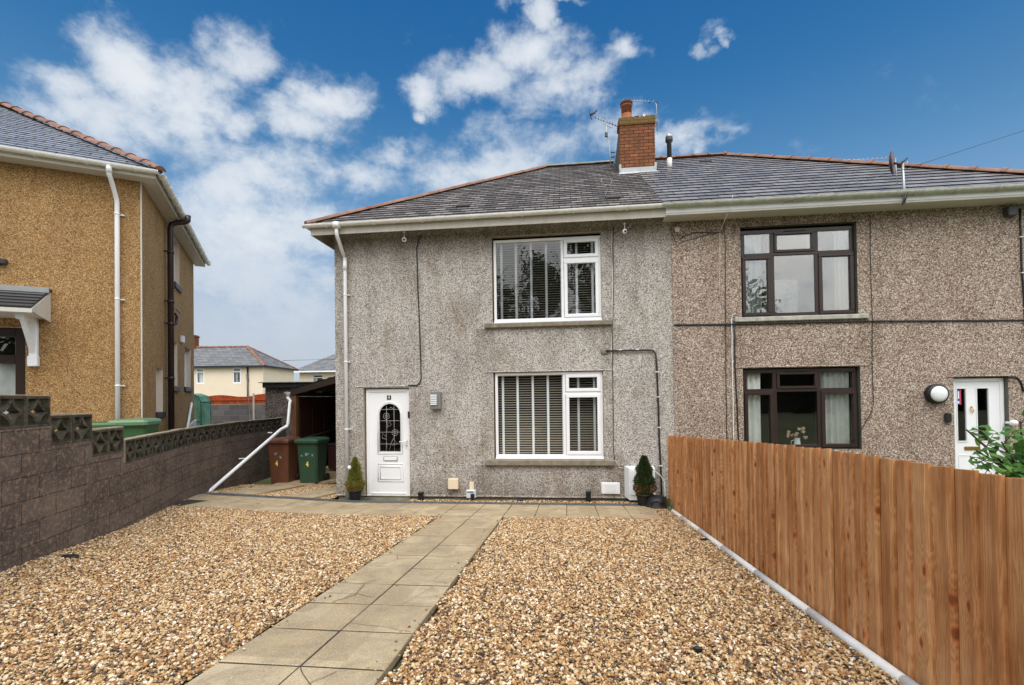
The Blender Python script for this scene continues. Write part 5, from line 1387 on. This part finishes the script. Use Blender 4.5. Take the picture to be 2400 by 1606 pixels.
mb = MB(ML); mb.box(-.012, .006, -.006, .012, 1.0, ZL); mb.build('corner_bead', M['soffit'], LH)
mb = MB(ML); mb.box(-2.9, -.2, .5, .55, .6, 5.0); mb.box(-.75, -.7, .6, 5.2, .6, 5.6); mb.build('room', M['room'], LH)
for (a, b, c, e), z_ in zip(sh, (0, 0, 0, 0)):
    w = MB(ML)
    for r in ((a, a+.05, c, e), (b-.05, b, c, e), (a+.05, b-.05, c, c+.06), (a+.05, b-.05, e-.05, e)): w.bbox(-.16, -.10, r[0], r[1], r[2], r[3], .005)
    o = w.build('window', M['upvc'], LH)
    w = MB(ML); w.box(-.135, -.13, a+.05, b-.05, c+.06, e-.05); w.build('pane', M['glass'], o)
    w = MB(ML); w.bbox(-.12, .045, a-.07, b+.07, c-.11, c+.003, .01); w.build('sill', M['black_sill'], o)
# roof
ze, ov, D2 = 5.74, .30, LD/2
hx = D2+ov; rz = ze+.655*hx
mb = MB(ML)
slope(mb, (-9, -ov, ze), (ov, -ov, ze), (ov-hx, D2, rz), (-9, D2, rz), 22, .012)
slope(mb, (ov, -ov, ze), (ov, LD+ov, ze), (ov-hx, D2, rz), (ov-hx, D2, rz), 22, .012)
slope(mb, (ov, LD+ov, ze), (-9, LD+ov, ze), (-9, D2, rz), (ov-hx, D2, rz), 22, .012)
rl = mb.build('roof', M['slate_left'], LH, fix=False)
def m4(p): return ML @ Vector(p)
mb = MB(); ridge_tiles(mb, m4((ov+.02, -ov-.02, ze+.03)), m4((ov-hx, D2, rz+.03)), .10, .40, 0, .03); ridge_tiles(mb, m4((ov-hx, D2, rz+.03)), m4((-9, D2, rz+.03)), .10, .40, 0, .03)
ridge_tiles(mb, m4((ov, LD+ov, ze+.03)), m4((ov-hx, D2, rz+.03)), .10, .40, 0, .03)
mb.build('ridge_tiles', M['ridge_red'], rl)
mb = MB(ML); mb.bbox(ov-.14, ov+.03, -ov-.03, -ov+.14, ze+.01, ze+.09, .02); mb.build('hip_end', M['mortar'], rl)
mb = MB(ML); mb.box(-9, .24, -.255, -.235, 5.625, 5.74); mb.box(.22, .24, -.235, LD+.25, 5.625, 5.74); mb.build('fascia', M['soffit'], LH)
mb = MB(ML); mb.box(-9, .22, -.235, 0, 5.63, 5.65); mb.box(0, .22, 0, LD+.25, 5.63, 5.65); mb.build('soffit', M['soffit'], LH)
mb = MB(); gutter(mb, m4((-9, -.315, 5.735)), m4((.30, -.315, 5.735)), -sy_, .055, 0, .62, (8.75,)); gutter(mb, m4((.315, -.3, 5.735)), m4((.315, LD+.3, 5.735)), fx_, .055, 0, .40); mb.build('gutter', M['gutter'], LH)
mb = MB(ML)
mb.tube([(-.35, -.315, 5.70), (-.35, -.315, 5.56), (-.34, -.25, 5.50), (-.315, -.09, 5.28), (-.31, -.065, 5.22), (-.31, -.065, 4.9), (-.31, -.065, .66)], .034, 12)
mb.tube([(-.35, -.315, 5.72), (-.35, -.315, 5.58)], .042, 12)
for z_ in (5.02, 3.62, 2.2): mb.tube([(-.31, -.065, z_-.012), (-.31, -.065, z_+.012)], .039, 12); mb.box(-.31, -.22, -.04, 0, z_-.01, z_+.006)
mb.build('downpipe', M['upvc'], LH)
mb = MB(ML)
mb.tube([(.10, 1.8, .8), (.10, 1.8, 5.44), (.12, 1.8, 5.52), (.2, 1.8, 5.565), (.35, 1.79, 5.60), (.395, 1.79, 5.63), (.40, 1.79, 5.74)], .055, 14)
for z_ in (4.95, 3.5, 2.4, 3.95): mb.tube([(.10, 1.8, z_-.03), (.10, 1.8, z_+.03)], .063, 14); mb.box(0, .1, 1.71, 1.75, z_-.012, z_+.012)
mb.tube([(.10, 1.9, 3.86), (.12, 2.2, 3.88), (.12, 2.7, 3.87)], .018, 8); mb.tube([(.10, 1.85, 3.5), (.10, 2.35, 3.55), (.10, 2.42, 3.75), (.08, 2.35, 3.8), (.02, 2.35, 3.8)], .028, 8)
mb.build('soil_pipe', M['brown_pipe'], LH)
mb = MB(ML); mb.tube([(.06, 3.9, 1.25), (.06, 4.0, 1.32), (.06, 4.55, 1.86), (.05, 4.6, 1.88)], .03, 10); mb.build('waste_pipe', M['gutter'], LH)
mb = MB(ML); mb.bbox(0, .07, 3.45, 3.62, 3.30, 3.46, .01); mb.build('wall_light', M['diffuser'], LH)
mb = MB(ML); mb.loft([[(x, 2.2, .8), (x, LD+.02, .8), (x, LD+.02, 1.44), (x, 2.2, 1.10)] for x in (.005, .05)]); mb.build('plinth', M['pale_base'], LH)
mb = MB(ML); mb.bbox(-3.2, -1.66, -.07, .1, 4.05, 4.13, .01); mb.build('upper_sill', M['black_sill'], LH)
# doorway with its little porch
mb = MB(ML)
for r in ((-1.60, -1.46, .75, 3.09), (-3.0, -1.6, 2.96, 3.09), (-3.0, -1.6, 2.55, 2.68), (-3.0, -1.6, .75, .95)): mb.bbox(r[0], r[1], .06, .13, r[2], r[3], .006)
o = mb.build('door', M['brown_upvc'], LH)
mb = MB(ML); mb.box(-3.0, -1.6, .10, .105, .95, 2.55); mb.box(-3.0, -1.6, .10, .105, 2.68, 2.96); mb.build('pane', M['glass_low'], o)
mb = MB(ML); n = 24; ids = []
for j in range(13):
    v = j/12; row = []
    for i in range(n+1):
        u = i/n; x = -3.0+1.36*u; zt = 2.55; zbm = 1.25+1.15*(1-u)**1.6*0+(.9*(1-u))
        row.append(mb.pt((x, .22+.035*math.sin(u*34+v*3), zt+(zbm-zt)*v)))
    ids.append(row)
for j in range(12):
    for i in range(n): mb.facei([ids[j][i], ids[j][i+1], ids[j+1][i+1], ids[j+1][i]], smooth=True)
mb.build('curtain', M['curtain'], o)
mb = MB(ML); slope(mb, (-3.2, -.62, 3.33), (-1.17, -.62, 3.33), (-1.17, 0, 3.70), (-3.2, 0, 3.70), 6, .02); mb.loft([[(x, -.62, 3.30), (x, 0, 3.30), (x, 0, 3.68), (x, -.62, 3.32)] for x in (-3.2, -1.18)])
PC = mb.build('porch_roof', [M['metal_dark']], LH)
mb = MB(ML); mb.box(-3.2, -1.14, -.12, 0, 3.70, 3.72); mb.box(-3.2, -1.14, -.13, -.11, 3.64, 3.72); mb.build('porch_flashing', M['metal'], PC)
mb = MB(ML); mb.loft([[(x, -.63, 3.27), (x, 0, 3.20), (x, 0, 3.66), (x, -.63, 3.31)] for x in (-1.178, -1.16)]); mb.box(-3.2, -1.16, -.64, -.62, 3.25, 3.31); mb.box(-3.2, -1.18, -.62, 0, 3.24, 3.26); mb.build('porch_trim', M['soffit'], PC)
mb = MB(ML); mb.bbox(-1.40, -1.30, -.08, 0, 2.52, 3.24, .01); mb.bbox(-1.40, -1.30, -.5, 0, 3.17, 3.25, .01)
mb.loft([[(x, -.42, 3.18), (x, -.05, 2.66), (x, -.05, 2.76), (x, -.35, 3.2)] for x in (-1.38, -1.32)]); mb.bbox(-1.41, -1.29, -.10, 0, 2.50, 2.66, .008)
mb.build('porch_bracket', M['upvc'], PC)

# ------------------------------------------------------------------ things far behind
th = math.atan(.111); Rv = Vector((math.cos(th), math.sin(th), 0)); Fv = Vector((-math.sin(th), math.cos(th), 0))
def MF(lat, dep, z=0.):
    o = Rv*lat+Fv*dep
    return Matrix(((Rv.x, Fv.x, 0, o.x), (Rv.y, Fv.y, 0, o.y), (0, 0, 1, z), (0, 0, 0, 1)))
def hiphouse(name, label, Mx, x0, x1, depth, zb, ze, ov, pitch, wallm, slatem, rows, root_loc, wins, ridge=True, fasc=None):
    t = thing(name, label, 'house', root_loc)
    m = MB(Mx); wall_holes(m, (x0, 0, 0), (1, 0, 0), x1-x0, zb, ze, [(a-x0, b-x0, c, e) for a, b, c, e in wins], .12)
    wall_holes(m, (x1, 0, 0), (0, 1, 0), depth, zb, ze, [], .1, (-1, 0, 0)); wall_holes(m, (x0, 0, 0), (0, 1, 0), depth, zb, ze, [], .1, (1, 0, 0)); wall_holes(m, (x0, depth, 0), (1, 0, 0), x1-x0, zb, ze, [], .1, (0, -1, 0))
    m.build('wall', [wallm, wallm], t, fix=False)
    h = depth/2+ov; a, b, c, e = x0-ov, x1+ov, -ov, depth+ov; rz = ze+pitch*h
    m = MB(Mx)
    slope(m, (a, c, ze), (b, c, ze), (b-h, depth/2, rz), (a+h, depth/2, rz), rows, .012); slope(m, (b, c, ze), (b, e, ze), (b-h, depth/2, rz), (b-h, depth/2, rz), rows, .012)
    slope(m, (b, e, ze), (a, e, ze), (a+h, depth/2, rz), (b-h, depth/2, rz), rows, .012); slope(m, (a, e, ze), (a, c, ze), (a+h, depth/2, rz), (a+h, depth/2, rz), rows, .012)
    m.face([(a, c, ze-.01), (b, c, ze-.01), (b, e, ze-.01), (a, e, ze-.01)])
    rf_ = m.build('roof', slatem, t, fix=False)
    m = MB(); P = lambda *q: Mx @ Vector(q)
    for p, q in (((b, c, ze), (b-h, depth/2, rz)), ((b, e, ze), (b-h, depth/2, rz)), ((a, c, ze), (a+h, depth/2, rz)), ((b-h, depth/2, rz), (a+h, depth/2, rz))):
        ridge_tiles(m, P(*p), P(*q), .13, .42, 0, .03)
    if ridge: m.build('ridge_tiles', M['ridge_red'], rf_)
    m = MB(Mx); m.box(a, b, c-.06, c, ze-.10, ze+.02); m.box(b, b+.06, c, e, ze-.10, ze+.02); m.build('gutter', fasc or M['black'], t)
    for a_, b_, c_, e_ in wins:
        w = MB(Mx); mid = c_+(e_-c_)*.74
        for r in ((a_, a_+.07, c_, e_), (b_-.07, b_, c_, e_), (a_+.07, b_-.07, c_, c_+.08), (a_+.07, b_-.07, e_-.07, e_), (a_+.07, b_-.07, mid-.04, mid+.04)): w.box(r[0], r[1], .02, .10, r[2], r[3])
        o = w.build('window', M['upvc'], t); w = MB(Mx); w.box(a_+.07, b_-.07, .07, .075, c_+.08, e_-.07); w.build('pane', M['glass'], o)
        w = MB(Mx); w.box(a_, b_, .5, .52, c_, e_); w.build('room', M['room'], o)
        w = MB(Mx); curtain(w, a_+.08, a_+.08+(b_-a_)*(.8 if a_ < -20 else .3), c_+.08, mid-.04, .2, 4, .02); w.build('curtain', M['net'], o)
    return t, rf_
def off(lat, w): return lat
t, rf_ = hiphouse('cream_house', 'cream rendered house with grey slates and red hip tiles behind the orange fence', MF(0, 32), -30, -16.45, 4.5, -1., 4.22, .22, .62, M['cream'], M['slate_far'], 12, MF(-22, 32) @ Vector((0, 0, -1)), [(-20.90, -20.35, 3.08, 4.12), (-18.48, -17.93, 3.08, 4.12)])
m = MB(MF(0, 32)); m.box(-23.3, -22.3, 2.0, 2.5, 5.0, 6.6); m.box(-23.35, -22.25, 1.95, 2.55, 6.45, 6.53); m.build('chimney', M['chimney'], rf_)
m = MB(MF(0, 32)); m.tube([(-17.45, -.06, 4.2), (-17.45, -.06, 0)], .05, 8); m.build('downpipe', M['black'], t)
hiphouse('white_house', 'pale house with dark grey hipped roof and white gutter beyond the lean-to', MF(0, 45), -19.75, -6, 7.5, -1., 4.55, .55, .62, M['cream'], M['slate_far'], 16, MF(-18, 45) @ Vector((0, 0, -1)), [(-18.55, -17.55, 3.2, 4.25)], False, M['upvc'])
m = MB(MF(0, 40)); m.tube([(-18.9, 0, 5.2), (-14, 0, 5.26), (-8, 0, 5.5)], .018, 5); tag(m.build('overhead_wire', M['black']), 'thin wire strung across the gap between the two far houses', 'wire')
# rear block wall, orange fence, outbuilding, green mesh greenhouse, props
m = MB(MF(0, 20)); m.box(-15, -8.6, 0, .12, -.2, 1.78); tag(m.build('garden_wall', M['blockwork_far']), 'dark grey block wall carrying the orange board fence', 'wall')
t = thing('board_fence', 'orange stained board fence on top of the grey block wall', 'fence', MF(-11.3, 20) @ Vector((0, 0, 1.78)))
x = -15; i = 0
while x < -8.7:
    m = MB(MF(0, 20)); zt = 2.13+.04*math.sin((x+1.2)*3.3)+(.03 if math.sin(x*1.7) > .6 else 0)
    m.box(x, x+.098, .03, .05, 1.785, zt); m.build('board', M['fence_red'], t); x += .103; i += 1
m = MB(MF(0, 20)); m.box(-15, -8.7, .0, .03, 1.94, 1.99); m.build('rail', M['fence_red'], t)
t = thing('outbuilding', 'brown pebble dashed outbuilding with flat black edged roof', 'outbuilding', MF(-6.4, 14) @ Vector((0, 0, 0)))
m = MB(MF(0, 14)); m.box(-7.14, -4.2, 0, 3, 0, 2.29); m.build('wall', M['dash_dull'], t)
m = MB(MF(0, 14)); m.box(-7.16, -4.1, -.12, 3.1, 2.29, 2.43); m.build('fascia', M['felt'], t)
m = MB(MF(0, 14)); m.box(-7.26, -4.0, -.16, 3.2, 2.43, 2.45); m.build('roof', M['metal'], t)
t = thing('mesh_greenhouse', 'small green mesh covered greenhouse behind the golden house', 'greenhouse', MF(-9.9, 15) @ Vector((0, 0, 0)))
m = MB(MF(0, 15)); sec = [(-10.9, 0), (-10.9, 1.9), (-10.8, 2.05), (-10.5, 2.16), (-9.95, 2.16), (-9.72, 2.08), (-9.64, 1.92), (-9.62, 0)]
m.loft([[(x, yy, z_) for x, z_ in sec] for yy in (0, .15, .3, .45)]); m.build('cover', M['greenhouse'], t)
m = MB(MF(0, 15))
for yy in (-.01, .46): m.tube([(x, yy, z_) for x, z_ in sec], .014, 6)
m.tube([(-9.63, -.01, 1.9), (-9.63, .46, 1.9)], .014, 6); m.tube([(-10.9, -.01, 1.3), (-9.63, -.01, 1.3)], .012, 6)
m.build('frame', plain('dark_green_tube', (.02, .09, .06), .5, .1, 5.), t)
m = MB(MF(0, 17)); m.tube([(-9.33, 0, 2.86), (-9.29, 0, 2.5), (-9.2, 0, 1.2), (-9.18, 0, .0)], .02, 6); m.tube([(-9.30, 0, 2.5), (-9.24, 0, 2.62), (-9.25, 0, 2.75)], .012, 6)
tag(m.build('line_prop', M['prop']), 'tall thin grey washing line prop leaning before the orange fence', 'line prop')
m = MB(MF(0, 17)); m.box(-9.115, -9.07, 0, .04, 1.0, 2.18); tag(m.build('timber_post', M['pink_post']), 'short pale timber post before the orange fence', 'post')

hl = MB(); n = 60
pts = []
for i in range(n+1):
    lat = -520+i*14; k_ = 34+10*math.sin(i*.21+1)+4*math.sin(i*.9)-(22 if lat > -120 else 0)*min(1, (lat+120)/60 if lat > -120 else 0)
    pts.append((lat, k_))
for (a, ha), (b, hb) in zip(pts, pts[1:]):
    P = lambda l, d, z_: Rv*l+Fv*d+Vector((0, 0, z_))
    hl.face([P(a, 520, -5), P(b, 520, -5), P(b, 620, hb), P(a, 620, ha)]); hl.face([P(a, 620, ha), P(b, 620, hb), P(b, 780, -5), P(a, 780, -5)])
tag(hl.build('hills', M['hill'], fix=False), kind='structure')

# trees on the far side of the road behind the camera: the windows mirror them
def tree(x, y, h, r, n, seed, label):
    rr = random.Random(seed); t = thing('leafy_tree', label, 'tree', (x, y, .9))
    m = MB(); z0 = .85
    m.tube([(x, y, z0), (x+.05, y, z0+h*.3), (x-.1, y+.1, z0+h*.6), (x, y, z0+h*.85)], .2, 8, rs=[.24, .19, .12, .04])
    for i in range(7):
        a = rr.random()*6.28; zz = z0+h*(.25+.08*i); m.tube([(x, y, zz), (x+math.cos(a)*r*.4, y+math.sin(a)*r*.4, zz+h*.1), (x+math.cos(a)*r*.8, y+math.sin(a)*r*.8, zz+h*.2)], .06, 6, rs=[.08, .05, .02])
    m.build('trunk', M['stem'], t)
    cl = [(rr.gauss(0, .42), rr.gauss(0, .42), rr.random()) for _ in range(46)]
    m = MB()
    for i in range(int(n*2.2)):
        a, b, c = cl[rr.randrange(46)]
        wz = math.sin(math.pi*min(1, .15+c*.85))**.6
        p = Vector((x+a*r*wz+rr.gauss(0, .11)*r, y+b*r*wz+rr.gauss(0, .11)*r, z0+h*(.10+.88*c)+rr.gauss(0, .05)*h))
        leafquad(m, p, rr.uniform(.12, .26), None, .75, 0, rr)
    m.build('crown', M['tree'], t, fix=False)
for a in ((-13, -13, 7.6, 3.4, 3600, 31, 'broad leafy tree mirrored at the left of the window glass'), (-6.0, -14.5, 10.2, 3.6, 5200, 32, 'rounded leafy tree mirrored low in the upstairs white window'),
          (-1.8, -16, 11.0, 2.8, 4600, 33, 'slim leafy tree mirrored in the middle of the upstairs white window'), (2.9, -14, 13.8, 3.4, 7500, 34, 'tallest leafy tree mirrored in the white windows'),
          (10.2, -15, 11.2, 2.6, 3800, 35, 'tall leafy tree mirrored in the upstairs brown window'), (19, -14, 6.2, 4., 3600, 36, 'low spreading tree mirrored in the brown windows')):
    tree(*a)
t = thing('hedge', 'long dense green hedge mirrored in the downstairs windows', 'hedge', (2, -11, .9))
m = MB(); rr = random.Random(77)
for i in range(15000):
    x = rr.uniform(-18, 24); hh = 4.0+.8*math.sin(x*.8)+.5*math.sin(x*2.3); leafquad(m, (x, -11.5+rr.gauss(0, .55), .9+rr.random()*hh), rr.uniform(.16, .3), None, .75, 0, rr)
m.build('foliage', M['tree'], t, fix=False)
m = MB(); m.box(-18, 24, -11.9, -11.6, .8, 4.2); m.build('inner_twigs', M['stem'], t)

# ------------------------------------------------------------------ sky, sun, camera
SUN_EL, SUN_AZ = R(56), R(176)       # azimuth measured from +Y towards +X
w = bpy.data.worlds.new('World'); sc.world = w; w.use_nodes = True
nt = w.node_tree; NN = nt.nodes.new; LK = nt.links.new
bg = nt.nodes['Background']
sky = NN('ShaderNodeTexSky'); sky.sky_type = 'NISHITA'; sky.sun_disc = False; sky.sun_elevation = SUN_EL; sky.sun_rotation = SUN_AZ
def mth(op, a, b=0., c=None, cl=False):
    nd = NN('ShaderNodeMath'); nd.operation = op; nd.use_clamp = cl
    for i, v in enumerate((a, b, c)):
        if v is None: continue
        if isinstance(v, bpy.types.NodeSocket): LK(v, nd.inputs[i])
        else: nd.inputs[i].default_value = v
    return nd.outputs[0]
def vm(op, a, b=None, s=None):
    nd = NN('ShaderNodeVectorMath'); nd.operation = op
    for i, v in enumerate((a, b)):
        if v is None: continue
        if isinstance(v, bpy.types.NodeSocket): LK(v, nd.inputs[i])
        else: nd.inputs[i].default_value = v
    if s is not None: nd.inputs['Scale'].default_value = s
    return nd
# grade of the clear sky (per channel response of the film), strength is applied on the Background
pre = vm('SCALE', sky.outputs[0], None, .1).outputs[0]
cur = NN('ShaderNodeRGBCurve'); LK(pre, cur.inputs['Color'])
def setc(c, pts):
    while len(c.points) < len(pts): c.points.new(.5, .5)
    for p, q in zip(c.points, pts): p.location = q
setc(cur.mapping.curves[0], [(0, 0), (.088, .018), (.127, .075), (.16, .15), (.21, .25), (.41, .47), (1, .85)])
setc(cur.mapping.curves[1], [(0, 0), (.14, .125), (.20, .23), (.255, .33), (.33, .42), (.58, .58), (1, .88)])
setc(cur.mapping.curves[2], [(0, 0), (.25, .345), (.34, .47), (.41, .57), (.50, .64), (.70, .70), (1, .90)])
cur.mapping.update()
tc = NN('ShaderNodeTexCoord').outputs['Generated']
xyz = NN('ShaderNodeSeparateXYZ'); LK(tc, xyz.inputs[0])
az = mth('MULTIPLY', mth('ARCTAN2', xyz.outputs[0], xyz.outputs[1]), 57.29578)
el = mth('MULTIPLY', mth('ARCSINE', xyz.outputs[2]), 57.29578)
AE = NN('ShaderNodeCombineXYZ'); LK(az, AE.inputs[0]); LK(el, AE.inputs[1])
dirs = vm('MULTIPLY', tc, (1, 1, 1.35)).outputs[0]
def nz(scale, detail, rough, offv=(0, 0, 0), dist=0.):
    nd = NN('ShaderNodeTexNoise'); LK(vm('ADD', dirs, offv).outputs[0], nd.inputs['Vector']); nd.inputs['Scale'].default_value = scale; nd.inputs['Detail'].default_value = detail; nd.inputs['Roughness'].default_value = rough; nd.inputs['Distortion'].default_value = dist
    return nd
wp = nz(7, 5, .6, (3, 1, 2)); wv = vm('SCALE', vm('SUBTRACT', wp.outputs['Color'], (.5, .5, .5)).outputs[0], None, 7.).outputs[0]
wv2 = vm('MULTIPLY', wv, (1.4, 1, 0)).outputs[0]
AEw = vm('ADD', AE.outputs[0], wv2).outputs[0]
BL = [(-44.7, 28.7, 4.5, 2.46, 1.06), (-41.1, 27.6, 6.39, 3.23, 1.06), (-35.6, 31.8, 3.8, 2.5, 0.86), (-48.3, 25.1, 2.97, 2.29, 0.86), (-50.7, 23.8, 3.0, 2.4, 0.76), (-44.7, 24.8, 6.4, 2.9, 0.81), (-39.0, 27.3, 4.9, 2.7, 0.76), (-33.6, 31.9, 2.0, 1.9, 0.51), (-27.3, 29.7, 4.1, 1.8, 1.01), (-29.9, 27.8, 6.7, 1.6, 0.86), (-27.3, 31.4, 4.1, 1.7, 0.51), (-35.6, 26.7, 3.2, 1.8, 0.86), (-37.9, 24.4, 4.6, 2.1, 0.66), (-9.9, 33.5, 7.6, 2.1, 0.91), (-16.0, 32.0, 4.0, 1.8, 0.96), (-2.8, 35.4, 5.5, 2.0, 1.01), (0.7, 32.7, 5.4, 2.4, 0.86), (-3.8, 31.9, 6.5, 1.8, 0.66), (6.2, 34.5, 2.2, 1.7, 0.86), (8.1, 33.8, 1.9, 1.0, 0.56), (-5.7, 39.5, 2.0, 0.8, 0.66), (-1.7, 38.0, 1.8, 1.3, 0.86), (-0.1, 39.3, 4.0, 0.5, 0.76), (-16.7, 29.8, 1.4, 0.8, 0.81), (-33.3, 22.7, 7.08, 3.75, 0.87), (-35.7, 19.9, 6.36, 2.88, 0.77), (-27.4, 24.0, 3.24, 2.0, 0.82), (-22.8, 23.9, 6.36, 2.0, 0.82), (-19.5, 26.0, 3.48, 1.25, 0.72), (-8.5, 25.6, 10.92, 2.5, 0.82), (-13.1, 24.3, 7.32, 2.62, 0.82), (-1.9, 27.6, 7.2, 2.5, 0.67), (6.6, 27.7, 6.24, 2.88, 0.72), (13.6, 27.2, 5.28, 1.38, 0.82), (17.9, 26.6, 3.0, 0.75, 0.62), (15.9, 33.2, 1.5, 0.6, 0.71), (18.1, 33.9, 2.5, 0.7, 0.51), (19.6, 33.5, 1.1, 0.4, 0.71), (17.7, 33.3, 1.2, 0.5, 0.56), (-33.3, 16.6, 10.32, 6.12, 0.97), (-35.7, 11.3, 12.6, 6.25, 0.82), (-30.0, 13.1, 8.04, 5.38, 0.77), (-39.0, 14.6, 6.36, 4.5, 0.72), (-32.2, 8.1, 16.2, 3.88, 0.82), (-3.9, 26.4, 4.8, 1.5, 0.72), (23.9, 22.6, 3.48, 1.38, 0.41), (32.5, 19.0, 2.16, 0.5, 0.46), (-9.5, 29.2, 3.6, 1.5, 0.62)]
acc = None
for a, e, ra, re, wt in BL:
    d = vm('LENGTH', vm('MULTIPLY', vm('SUBTRACT', AEw, (a, e, 0)).outputs[0], (1/(ra*1.45), 1/(re*1.6), 0)).outputs[0]).outputs['Value']
    f = mth('MULTIPLY', mth('SUBTRACT', 1., mth('POWER', d, 1.6), cl=True), wt)
    acc = f if acc is None else mth('SMOOTH_MAX', acc, f, .12)
# unseen cloud cover added outside the frame to soften the light
out = mth('MULTIPLY', mth('SUBTRACT', mth('ABSOLUTE', mth('ADD', az, 7.)), 50.), .05, cl=True)
n0 = nz(2.2, 7, .6, (5, 2, 9)).outputs['Fac']
acc = mth('MAXIMUM', acc, mth('MULTIPLY', out, mth('MULTIPLY', n0, 1.6)))
hi = mth('MULTIPLY', mth('SUBTRACT', el, 44.), .04, cl=True)
acc = mth('MAXIMUM', acc, mth('MULTIPLY', hi, mth('MULTIPLY', n0, 1.4)))
n1 = nz(9, 10, .62, (0, 0, 0), .25).outputs['Fac']; n2 = nz(26, 8, .65, (1, 5, 2)).outputs['Fac']
dens = mth('ADD', acc, mth('ADD', mth('MULTIPLY', mth('SUBTRACT', n1, .5), 1.15), mth('MULTIPLY', mth('SUBTRACT', n2, .5), .7)))
mrp = NN('ShaderNodeMapRange'); mrp.interpolation_type = 'SMOOTHSTEP'; LK(dens, mrp.inputs[0]); mrp.inputs[1].default_value = .22; mrp.inputs[2].default_value = .84
alpha = mth('MULTIPLY', mrp.outputs[0], mth('ADD', .42, mth('MULTIPLY', acc, .45), cl=True))
# low haze of cloud towards the left horizon
hz = mth('MULTIPLY', mth('SUBTRACT', 19., el), .07, cl=True); hz = mth('MULTIPLY', hz, mth('MULTIPLY', mth('SUBTRACT', 20., az), .03, cl=True))
alpha = mth('MAXIMUM', alpha, mth('MULTIPLY', hz, .93))
sh = NN('ShaderNodeValToRGB'); sh.color_ramp.elements[0].position = .25; sh.color_ramp.elements[0].color = (.46, .58, .72, 1); sh.color_ramp.elements[1].position = .9; sh.color_ramp.elements[1].color = (.86, .89, .92, 1)
LK(mth('ADD', mth('MULTIPLY', dens, .75), mth('MULTIPLY', n2, .28)), sh.inputs[0])
hcol = NN('ShaderNodeValToRGB'); hcol.color_ramp.elements[0].position = 0.; hcol.color_ramp.elements[0].color = (.52, .58, .66, 1); hcol.color_ramp.elements[1].position = 1.; hcol.color_ramp.elements[1].color = (.50, .58, .69, 1)
LK(mth('MULTIPLY', el, .05, cl=True), hcol.inputs[0])
mx1 = NN('ShaderNodeMix'); mx1.data_type = 'RGBA'; LK(mth('MULTIPLY', hz, .9), mx1.inputs[0]); LK(sh.outputs[0], mx1.inputs[6]); LK(hcol.outputs[0], mx1.inputs[7])
# gain added to the unseen sky beside, above and behind the view to light the scene
front = NN('ShaderNodeMapRange'); LK(mth('ABSOLUTE', mth('ADD', az, 7.)), front.inputs[0]); front.inputs[1].default_value = 60; front.inputs[2].default_value = 120; front.inputs[1].default_value = 50; front.inputs[2].default_value = 68; front.inputs[3].default_value = 0.; front.inputs[4].default_value = 1.
mx2 = NN('ShaderNodeMix'); mx2.data_type = 'RGBA'; LK(alpha, mx2.inputs[0]); LK(cur.outputs[0], mx2.inputs[6]); LK(mx1.outputs[2], mx2.inputs[7])
zen = mth('ADD', .40, mth('MULTIPLY', mth('MAXIMUM', xyz.outputs[2], 0.), .75))
bright = mth('ADD', .83, mth('MULTIPLY', mth('MAXIMUM', front.outputs[0], hi), mth('SUBTRACT', mth('MULTIPLY', zen, BACK), .83)))
bk = vm('SCALE', mx2.outputs[2]); LK(bright, bk.inputs['Scale'])
wt_ = NN('ShaderNodeMix'); wt_.data_type = 'RGBA'; LK(mth('MAXIMUM', front.outputs[0], hi), wt_.inputs[0]); wt_.inputs[6].default_value = (1, 1, 1, 1); wt_.inputs[7].default_value = (1.04, .98, .89, 1)
fin = vm('SCALE', vm('MULTIPLY', bk.outputs[0], wt_.outputs[2]).outputs[0], None, 10.)
LK(fin.outputs[0], bg.inputs['Color']); bg.inputs['Strength'].default_value = .1

sun = bpy.data.lights.new('sun', 'SUN'); sun.energy = SUN; sun.angle = R(38); sun.color = (1., .93, .84)
so = bpy.data.objects.new('sun', sun); col.objects.link(so)
dv = Vector((math.sin(SUN_AZ)*math.cos(SUN_EL), math.cos(SUN_AZ)*math.cos(SUN_EL), math.sin(SUN_EL)))
so.rotation_euler = dv.to_track_quat('Z', 'Y').to_euler()

cam = bpy.data.cameras.new('camera'); co = bpy.data.objects.new('camera', cam); col.objects.link(co); sc.camera = co
cam.sensor_width = 36; cam.lens = 1134/2400*36; cam.shift_y = (917-803)/2400; cam.clip_start = .05; cam.clip_end = 3000
co.matrix_world = Matrix.Translation((0, 0, 1.93)) @ Matrix.Rotation(th, 4, 'Z') @ Matrix.Rotation(R(90.7), 4, 'X') @ Matrix.Rotation(ROLL, 4, 'Z')

sc.view_settings.view_transform = 'Standard'; sc.view_settings.look = 'None'; sc.view_settings.exposure = EXPO; sc.view_settings.gamma = 1
sc.render.engine = 'CYCLES'; sc.cycles.use_denoising = True; sc.cycles.max_bounces = 6; sc.cycles.transparent_max_bounces = 16
sc.cycles.diffuse_bounces = 3; sc.cycles.glossy_bounces = 3; sc.cycles.sample_clamp_indirect = 6
